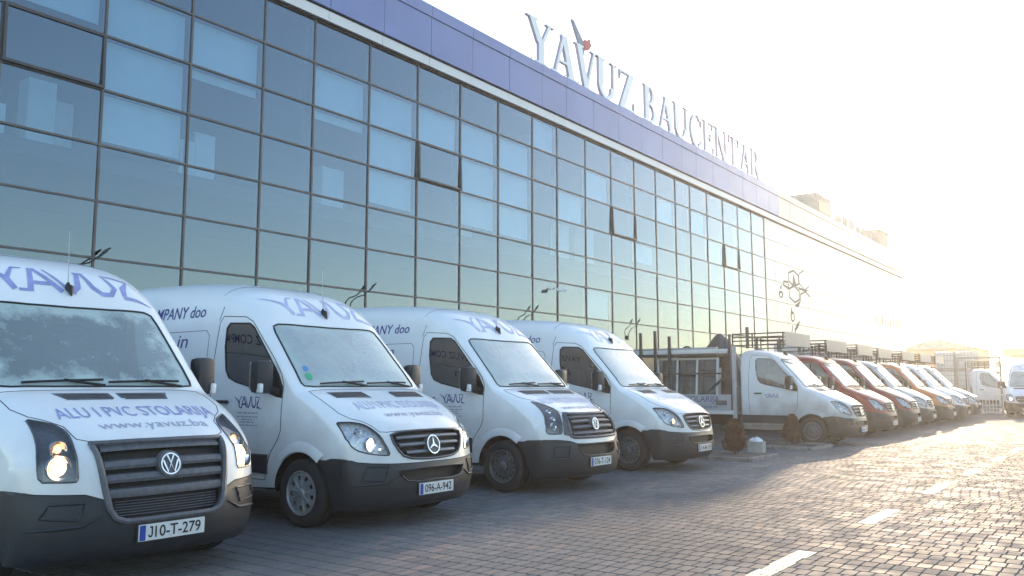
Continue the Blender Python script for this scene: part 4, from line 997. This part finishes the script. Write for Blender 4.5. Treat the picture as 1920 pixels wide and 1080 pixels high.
    # ---- lettering
    if decals:
        text_on_front('roof_logo', _LOGO, 2.95, -.50, sh, (.235, .34), fd, van)
        big, small = text2d('ALU I PVC STOLARIJA', 1.0, 9.0), text2d('www.yavuz.ba', .8, 6.2)
        text_on_front('bonnet_lettering', big, 1.26, -.60, sh, (.143, .17), fd, van, .0035, .05)
        text_on_front('bonnet_lettering', small, 1.07, -.38, sh, (.143, .13), 'grey_decal', van, .0035, .05)
        for sd in (-1, 1):
            st = text2d('YAVUZ '+side_text, .135, None, .22, .008); wd = st[0][:, 0].max()
            text_on_side('side_lettering', st, -1.80-wd if sd < 0 else -1.80, 2.20, sd, (1, 1), 'blue_decal', van)
            t2 = text2d('in', .16, .20, .22); text_on_side('side_lettering', t2, -2.30 if sd < 0 else -2.08, 1.85, sd, (1, 1), 'blue_decal', van)
            text_on_side('door_logo', _LOGO, -1.04 if sd < 0 else -.70, 1.17, sd, (.072, .125), 'blue_decal', van)
            q = MB()
            for k, (w_, zz) in enumerate([(.34, 1.115), (.36, 1.075), (.2, 1.045), (.22, 1.018), (.36, .985)]):
                xx = -1.05; seg = 0
                while seg < w_:
                    l_ = min(random.uniform(.03, .09), w_-seg); x1, x2 = -1.05+seg+(.36-w_)/2, -1.05+seg+l_+(.36-w_)/2
                    q.add([(x1, sd*(float(side_y(x1, zz))+.0035), zz), (x2, sd*(float(side_y(x2, zz))+.0035), zz), (x2, sd*(float(side_y(x2, zz))+.0035), zz+.013), (x1, sd*(float(side_y(x1, zz))+.0035), zz+.013)], [(0, 1, 2, 3) if sd < 0 else (3, 2, 1, 0)])
                    seg += l_+.014
            q.build('door_small_print', 'grey_decal', van)
    return van, sh
# ================================================================ the row of vans
G_V = 'white panel vans parked nose out along the hall'
v1, _ = make_van('panel_van', (-6.70, 3.64, 0), 'bars', 'J10-T-279', 'white panel van with wide slatted grille and lit lamps, plate J10-T-279, nearest the camera', G_V, lit='bulb_warm', screen='frosted_windscreen', fd='faded_decal')
v2, sh2 = make_van('panel_van', (-6.89, 6.73, 0), 'star', '096-A-942', 'white panel van with round star emblem and silver hubcap, plate 096-A-942', G_V, lit='bulb_white', rim='cap', rz=.006)
v3, _ = make_van('panel_van', (-7.0, 10.24, 0), 'bars_new', '076-T-124', 'white panel van with dark headlamp surrounds and bare steel wheel, third from the left', G_V, rz=-.010)
v4, _ = make_van('panel_van', (-7.06, 13.78, 0), 'star', 'J14-M-109', 'white panel van with faded bonnet lettering and amber headlamp glow, beside the kerbed shrub bed', G_V, lit='bulb_dim', fd='very_pale_decal', rz=.012)
# stickers low in the corner of the second van's windscreen
for nm, s0, y0, r_, m in (('sticker', 2.03, -.70, .05, 'sticker_green'), ('sticker', 2.14, -.69, .04, 'sticker_blue')):
    V = np.array(circle(0, 0, r_, 16)); obj(nm, sh2.on(s0+V[:, 1], y0+V[:, 0]*.9, .003), [tuple(range(16))], m, v2)
# driver's sun visor seen through the glass
for v in (v1, v2, v3, v4):
    MB().box((-.90, .10, 2.02), (.10, .62, .12), ry=.7, bev=.02).build('sun_visor', 'seat_cloth', v, True)

# ---------------------------------------------------------------- flatbed trucks
def truck_body(t, rail=True):
    """chassis, flat bed with drop sides, head frame and over-cab rack"""
    bed = MB().bx(-5.6, -1.92, -1.02, 1.02, .70, .80, bev=.008).build('bed_floor', 'white_strip', t)
    for sd in (-1, 1):
        MB().bx(-5.58, -2.0, sd*1.022-.016, sd*1.022+.016, .806, 1.20, bev=.006).build('drop_side', 'bed_grey', t)
        for x in (-3.2, -4.4): MB().bx(x-.04, x+.04, sd*1.042-.006, sd*1.042+.006, .84, 1.16).build('latch', 'hubcap', t)
        MB().bx(-1.96, -1.86, sd*.98-.04, sd*.98+.04, .60, 2.44, bev=.008).build('head_post', 'bed_grey', t)
        MB().bx(-5.4, -1.82, sd*.42-.04, sd*.42+.04, .42, .66).build('chassis_rail', 'underbody', t)
    MB().bx(-5.6, -5.57, -1.0, 1.0, .806, 1.20).build('tail_board', 'white_strip', t)
    MB().bx(-1.94, -1.90, -.92, .92, .82, 1.40).build('head_board', 'bed_grey', t)
    for sd in (-1, 1): MB().bx(-2.04, -1.99, sd*.97-.03, sd*.97+.03, .806, 2.74).build('rack_post', 'pipe_dark', t)
    MB().box((-2.25, -1.062, 1.0), (.30, .03, .11), bev=.02).build('side_lamp', 'grille_dark', t)
    if rail:
        rk = MB()
        for sd in (-1, 1):
            for z in (2.44, 2.55, 2.64, 2.73): rk.tube([(-1.92, sd*1.0, z), (-.60, sd*1.0, z)], .018, 6)
            for x in (-1.92, -1.40, -.62): rk.tube([(x, sd*1.0, 2.36), (x, sd*1.0, 2.75)], .02, 6)
        for x in (-1.92, -.62): rk.tube([(x, -1.0, 2.73), (x, 1.0, 2.73)], .018, 6); rk.tube([(x, -1.0, 2.44), (x, 1.0, 2.44)], .018, 6)
        rk.build('cab_rack', 'pipe_dark', t, True)
        MB().bx(-.595, -.57, -.97, .97, 2.42, 2.755, bev=.006).build('rack_panel', 'grey_panel', t)
    for sd in (-1, 1): MB().bx(-4.2, -3.1, sd*1.0-.10, sd*1.0+.02, .58, .66).build('mudguard', 'black_plastic', t)
G_T = 'flatbed trucks parked in line beyond the shrub bed'
tw, _ = make_van('flatbed_truck', (-6.52, 21.92, 0), 'star', 'E45-K-218', 'white flatbed truck with dark rack over the cab, parked behind the brown shrubs', G_T, paint='white_truck_paint', roof='low', decals=False, cat='truck')
truck_body(tw)
def repaint(root, frm, to):
    for ch in root.children:
        if ch.type == 'MESH':
            for sl_ in ch.material_slots:
                if sl_.material and sl_.material.name == frm: sl_.link = 'OBJECT'; sl_.material = MATS[to]
        repaint(ch, frm, to)
others = [('red_paint', (-6.78, 26.3, 0), 'bright red flatbed truck with a pale rack panel, next after the white flatbed'), ('dark_red_paint', (-6.80, 29.6, 0), 'darker red flatbed truck standing between the bright red truck and a silver one'),
          ('silver_paint', (-6.95, 32.9, 0), 'silver white flatbed truck between the dark red and the orange truck'), ('orange_paint', (-6.85, 36.2, 0), 'orange flatbed truck far down the parked row'),
          ('white_paint', (-6.80, 39.2, 0), 'white flatbed truck right behind the orange one'), ('silver_paint', (-6.80, 42.2, 0), 'farthest flatbed truck at the end of the parked row')]
trucks = []
for pnt, lc, lb in others:
    t = copy_tree(tw); t.location = lc; t.rotation_euler = (0, 0, random.uniform(-.02, .02)); t['label'] = lb; repaint(t, 'white_truck_paint', pnt); trucks.append(t)
# lettering, door sign and load of the white truck
MB().tube([(-2.0, -1.0, 1.74), (-5.3, -1.0, 1.74)], .022, 6).build('side_rail', 'pipe_dark', tw)
MB().tube([(-1.98, -.98, 1.80), (-2.65, -.98, 1.25)], .035, 6).build('rack_strut', 'pipe_dark', tw)
for x, z in ((-4.57, 2.86), (-4.13, 2.90), (-3.71, 2.74)): MB().bx(x-.035, x+.035, -1.0, -.93, .80, z, bev=.008).build('stake', 'pipe_dark', tw)
MB().bx(-1.56, -1.49, -1.04, -.97, 2.36, 2.90, bev=.008).build('stake', 'pipe_dark', tw)
V, F = text2d('ALU I PVC STOLARIJA', .15, 2.1); obj('bed_lettering', [(-4.40+p[0], -1.0405, 1.01+p[1]) for p in V], F, 'blue_decal', tw)
V, F = text2d('www.yavuz.ba', .07, .75); obj('bed_lettering', [(-3.10+p[0], -1.0405, .86+p[1]) for p in V], F, 'blue_decal', tw)
text_on_side('door_logo', _LOGO, -1.10, 1.13, -1, (.062, .10), 'blue_decal', tw)
TX, TY = tw.location.x, tw.location.y
# aluminium profiles lying on the stakes
for k, (z, y, xl, c_) in enumerate([(2.29, -.85, -2.15, 'cladding'), (2.347, -.83, -2.15, 'white_strip'), (2.29, -.60, -2.30, 'cladding'), (2.404, -.72, -2.45, 'hubcap'), (2.347, -.60, -2.5, 'white_strip')]):
    o = MB().bx(-4.9, xl, -.04, .04, -.028, .028, bev=.006).build('window_profile', c_); o.location = (TX, TY+y, z)
    tag(o, ['lowest long pale profile nearest the camera on the truck load', 'white profile lying on the lowest one at the front of the load', 'pale profile at the bottom behind the front one', 'grey metal profile on top of the truck load', 'shorter white profile in the middle of the load'][k], 'profile', 'long profiles loaded on the white flatbed')
for z, nm in ((2.20, 'cross'),): MB().bx(-4.75, -2.4, -.95, .3, 2.21, 2.26).build('load_bearer', 'pipe_dark', tw)
for x in (-4.6, -2.6): MB().bx(x-.03, x+.03, .20, .26, .80, 2.21).build('load_post', 'pipe_dark', tw)
# framed windows standing on the bed
def framed_window(w_, h, nx, loc, lean, label):
    e = empty('framed_window', loc, 0, label, 'window', 'new windows carried on the white flatbed'); e.rotation_euler = (lean, 0, 0)
    mb = MB(); t = .05
    mb.bx(0, w_, -.03, .03, 0, t); mb.bx(0, w_, -.03, .03, h-t, h)
    for k in range(nx+1): x = (w_-t)*k/nx; mb.bx(x, x+t, -.031, .031, t, h-t)
    mb.build('frame', 'white_strip', e)
    for k in range(nx): x = (w_-t)*k/nx; MB().bx(x+t, x+(w_-t)/nx, -.006, .006, t, h-t).build('pane', 'side_glass', e)
framed_window(1.75, 1.36, 3, (TX-4.2, TY-.80, .806), -.10, 'wide three-light white window standing on the flatbed below the profiles')
framed_window(.9, 1.10, 1, (TX-3.4, TY-.52, .806), -.10, 'single-light white window leaning behind the wide one on the flatbed')
# dark tarpaulin heap behind the cab
bm = bmesh.new(); bmesh.ops.create_grid(bm, x_segments=36, y_segments=24, size=1)
for v in bm.verts:
    x, y = v.co.x, v.co.y; ed = max(abs(x), abs(y))
    h = 1.0+.13*math.sin(3.1*x+1.2)*math.cos(2.2*y)+.10*math.sin(6.3*x+2.1*y)+.05*math.sin(13*x-7*y)
    z = h*max(0, 1-ed**6)
    v.co = (x*.92, y*.62, z*1.62)
me = bpy.data.meshes.new('tarpaulin'); bm.to_mesh(me); bm.free(); me.shade_smooth(); mat('tarp', (.045, .055, .075), .45, var=.3, vscale=5, bump=.4, bscale=14); me.materials.append(MATS['tarp'])
tp = bpy.data.objects.new('tarpaulin', me); COL.objects.link(tp); tp.location = (TX-3.1, TY+.42, .806); tp.scale = (1.25, .9, 1.0); tag(tp, 'dark blue tarpaulin heaped over the load behind the truck cab', 'tarpaulin')
# pale crates on the racks further down the row
for k, (ti, x, y, z, sx, sy, sz, lb) in enumerate([(1, -2.7, 0, .806, 1.2, 1.9, 2.05, 'large pale crate on the bed of the dark red truck'), (2, -2.7, -.45, .806, 1.1, .85, 2.2, 'nearer pale crate on the bed of the silver truck'), (2, -2.7, .50, .806, 1.1, .85, 2.1, 'farther pale crate on the bed of the silver truck'), (3, -2.8, 0, .806, 1.3, 1.7, 1.9, 'pale crate on the bed of the orange truck')]):
    b = trucks[ti].location; c_ = empty('crate', (b.x+x, b.y+y, z), 0, lb, 'crate', 'pale crates on the truck beds')
    MB().bx(-sx/2, sx/2, -sy/2, sy/2, .10, sz, bev=.01).build('case', 'cladding', c_)
    for s_ in (-1, 0, 1): MB().bx(-sx/2, sx/2, s_*(sy/2-.06)-.05, s_*(sy/2-.06)+.05, 0, .098).build('skid', 'concrete', c_)
    for s_ in (-1, 1): MB().bx(sx/2+.001, sx/2+.02, s_*(sy/2-.05)-.04, s_*(sy/2-.05)+.04, .1, sz).build('batten', 'concrete', c_)
    MB().bx(-sx/2-.004, sx/2+.024, -.02, .02, .099, sz+.004).build('strap', 'pipe_dark', c_)

# ---------------------------------------------------------------- vehicles at the far end
vf, _ = make_van('panel_van', (-4.35, 46.3, 0), 'star', 'K51-J-330', 'white panel van with lit headlamp facing the camera on the road at the right edge', None, lit='bulb_white', rz=math.radians(-90))
vp = copy_tree(trucks[4]); vp.location = (-5.75, 52.6, 0); vp['label'] = 'white truck cab seen from the side behind the oncoming van'; vp['group'] = ''
del vp['group']

# ---------------------------------------------------------------- shrub bed
mat('dry_foliage', (.13, .052, .032), .85, var=.45, vscale=9); mat('bark', (.10, .07, .05), .9, var=.3, bump=.4); mat('bed_soil', (.12, .10, .085), .95, var=.4, vscale=6, bump=.8, bscale=30); mat('kerb_stone', (.22, .20, .19), .85, var=.25, vscale=7, bump=.5, bscale=50); mat('snow', (.80, .82, .84), .7, bump=.5, bscale=30)
def shrub(loc, h, r, label):
    e = empty('conifer_shrub', loc, random.uniform(0, 6), label, 'shrub', 'dry brown conifers in the shrub bed'); V = []; F = []
    for k in range(2600):
        z = random.random()**.8; rr = r*1.08*min(1, (z+.03)/.22)**.5*(1-z)**.48; a = random.uniform(0, 6.283)
        q = rr*random.uniform(.45, 1.05)*(1+.16*math.sin(3*a+6*z)); p = Vector((q*math.cos(a), q*math.sin(a), .04+z*h))
        d = Vector((math.cos(a)*.5+random.gauss(0, .25), math.sin(a)*.5+random.gauss(0, .25), .9)).normalized(); s_ = d.cross(Vector((random.gauss(0, 1), random.gauss(0, 1), .2))).normalized()
        L_ = random.uniform(.035, .085); k0 = len(V); V += [p-s_*.008, p+s_*.008, p+d*L_*.6+s_*.011, p+d*L_, p+d*L_*.6-s_*.011]; F.append((k0, k0+1, k0+2, k0+3, k0+4))
    obj('foliage', V, F, 'dry_foliage', e); MB().tube([(0, 0, 0), (.01, 0, h*.5), (0, .01, h*.85)], [.022, .016, .006], 7).build('trunk', 'bark', e)
shrub((-6.76, 16.7, .05), .62, .225, 'small dry brown conifer beside the snow-topped concrete block')
shrub((-6.84, 20.45, .05), .62, .21, 'small dry brown conifer in front of the white truck wheel')
for y0, y1, xe, lb in ((15.75, 17.1, -6.0, 'low kerbed bed with the nearer brown shrub, right of the fourth van'), (19.35, 20.7, -6.0, 'low kerbed bed with the farther brown shrub, beside the white truck')):
    e = empty('shrub_bed', (xe, (y0+y1)/2, 0), 0, lb, 'shrub bed', 'kerbed shrub beds between the bays'); hh = (y1-y0)/2
    MB().bx(-5.5, -.14, -hh+.1, hh-.1, -.01, .05).build('soil', 'bed_soil', e)
    def ks(x0, x1, ya, yb):
        o = MB().box((0, 0, 0), (abs(x1-x0)-.012, abs(yb-ya), .15), bev=.014).build('kerb_stone', 'kerb_stone', e); o.location = ((x0+x1)/2, (ya+yb)/2, .0+random.uniform(-.008, .008)); o.rotation_euler = (random.gauss(0, .01), random.gauss(0, .012), random.gauss(0, .012))
    for k in range(7):
        for s_ in (-1, 1): ks(-.12-.8*k, -.12-.8*(k+1), s_*hh-.06, s_*hh+.06)
    ks(-.12, 0, -hh-.06, 0); ks(-.12, 0, .005, hh+.06)
cb = empty('concrete_block', (-6.70, 17.75, 0), .15, 'small grey concrete block capped with snow beside the shrub', 'block')
MB().bx(-.16, .16, -.16, .16, 0, .25, bev=.015).build('block', 'concrete', cb)
mb = MB()
for k in range(9): mb.lathe([(0, .05+.02*(k % 3)), (.05, .04), (.075, .01), (.07, -.02)], 'Z', 10, c=(random.uniform(-.1, .1), random.uniform(-.1, .1), .262))
mb.build('snow_cap', 'snow', cb, True)

# ---------------------------------------------------------------- yard beyond the row
def tank(loc, label):
    e = empty('caged_tank', loc, 0, label, 'tank', 'white caged liquid tanks in the far yard'); MB().bx(-.48, .48, -.58, .58, .16, 1.12, bev=.05).build('tank', 'cladding', e, True); mb = MB()
    for k in range(7):
        q = -.5+k/6
        for s_ in (-1, 1): mb.tube([(q, s_*.6, .14), (q, s_*.6, 1.15)], .012, 5); mb.tube([(s_*.5, q*1.2, .14), (s_*.5, q*1.2, 1.15)], .012, 5)
    for z in (.3, .6, .9, 1.15):
        mb.tube([(-.5, -.6, z), (.5, -.6, z), (.5, .6, z), (-.5, .6, z)], .012, 5, True)
    mb.build('cage', 'hubcap', e); MB().bx(-.5, .5, -.6, .6, .02, .14).build('pallet', 'concrete', e)
    MB().lathe([(0, 1.17), (.1, 1.165), (.1, 1.12)], 'Z', 12).build('lid', 'sign_white', e)
names = ['bottom', 'middle', 'top']; lr = ['left', 'centre', 'right']
for a, x in enumerate((-9.6, -8.5, -7.4)):
    for b in range(3 if a < 2 else 2): tank((x, 57.0, 1.17*b), '%s white caged tank in the %s stack behind the last trucks' % (names[b], lr[a]))
gf = empty('goal_frame', (-7.0, 50.5, 0), 0, 'thin steel goal-post frame standing before the caged tanks', 'frame')
for x in (-1.0, 1.0): MB().bx(x-.05, x+.05, -.05, .05, 0, 2.85).build('post', 'concrete', gf)
MB().bx(-1.05, 1.05, -.045, .045, 2.85, 2.95).build('crossbar', 'concrete', gf)
br_ = empty('steel_barrier', (-6.3, 46.6, 0), 0, 'pale barrier with upright bars beside the oncoming van', 'barrier')
for k in range(14): MB().tube([(-.95+k*.145, 0, .15), (-.95+k*.145, 0, 1.02)], .016, 6).build('bar', 'white_strip', br_)
for z in (.15, 1.02): MB().tube([(-1.0, 0, z), (1.0, 0, z)], .022, 6).build('rail', 'white_strip', br_)
for x in (-.8, .8): MB().bx(x-.03, x+.03, -.25, .25, 0, .05).build('foot', 'white_strip', br_); MB().bx(x-.02, x+.02, -.02, .02, .05, .15).build('foot', 'white_strip', br_)
mat('canopy_sheet', (.50, .34, .20), .6, var=.1, vscale=.5)
cn = empty('canopy', (4, 118, 0), 0, 'long open canopy roof on posts in the far haze', 'canopy')
MB().bx(-17, 22, -6, 6, 4.9, 5.7, bev=.05).build('roof', 'canopy_sheet', cn)
for x in (-15, -8, -1, 6, 13, 20): MB().bx(x-.2, x+.2, -.2, .2, 0, 4.9).build('post', 'concrete', cn)
sd_ = empty('yard_shed', (-16.5, 100, 0), 0, 'plain yard shed in the haze beyond the parked trucks', 'shed')
MB().bx(-4, 3.2, -4, 4, 0, 5.2).build('wall', 'canopy_sheet', sd_)
MB().add([(-4.3, -4.3, 5.2), (3.5, -4.3, 5.2), (3.5, 4.3, 5.2), (-4.3, 4.3, 5.2), (-.4, -4.3, 6.3), (-.4, 4.3, 6.3)], [(0, 3, 2, 1), (0, 1, 4), (3, 5, 2), (1, 2, 5, 4), (0, 4, 5, 3)]).build('roof', 'concrete', sd_)
MB().bx(-1.6, 1.2, -4.06, -4.0, 0, 3.4).build('door', 'mullion', sd_)
# low wooded rise closing the far end of the yard
mat('far_wood', (.09, .10, .10), .95, var=.4, vscale=.2, bump=1, bscale=1)
V = []; F = []; NX = 90
for i in range(NX+1):
    x = -140+280*i/NX; h = 3.6+1.6*math.sin(x*.05)+1.0*math.sin(x*.17+1)+random.uniform(0, .9)
    V += [(x, 300, -.01), (x, 304, h), (x, 322, -.01)]
for i in range(NX): k = 3*i; F += [(k, k+3, k+4, k+1), (k+1, k+4, k+5, k+2)]
tag(obj('hills', V, F, 'far_wood'), kind='structure')

# ---------------------------------------------------------------- low winter haze lit by the sun
# (unseen ridge, added across the road to darken what the lower panes mirror)
V = []; F = []; NY = 70
for i in range(NY+1):
    y = -55+330*i/NY; h = 8+2.2*math.sin(y*.031)+1.3*math.sin(y*.083+1)+.6*math.sin(y*.31)+random.uniform(0, 1.2)
    V += [(70, y, -.01), (92, y, h*.62), (118, y, h), (146, y, -.01)]
for i in range(NY):
    k = 4*i; F += [(k+j, k+j+1, k+j+5, k+j+4) for j in range(3)]
tag(obj('hills', V, F, 'far_wood'), kind='structure')
hb = MB().bx(GX0-2, GX1+2, GY0-2, GY1+2, -1.1, 16.5).build('haze', None)
hm = bpy.data.materials.new('haze'); hm.use_nodes = True; n = hm.node_tree.nodes
n.remove(n['Principled BSDF']); pv_ = n.new('ShaderNodeVolumePrincipled'); pv_.inputs['Color'].default_value = (.93, .93, .92, 1); pv_.inputs['Density'].default_value = .0013; pv_.inputs['Anisotropy'].default_value = .70
hm.node_tree.links.new(pv_.outputs[0], n['Material Output'].inputs['Volume']); hb.data.materials.append(hm); tag(hb, kind='stuff', label='thin pale winter haze filling the yard')
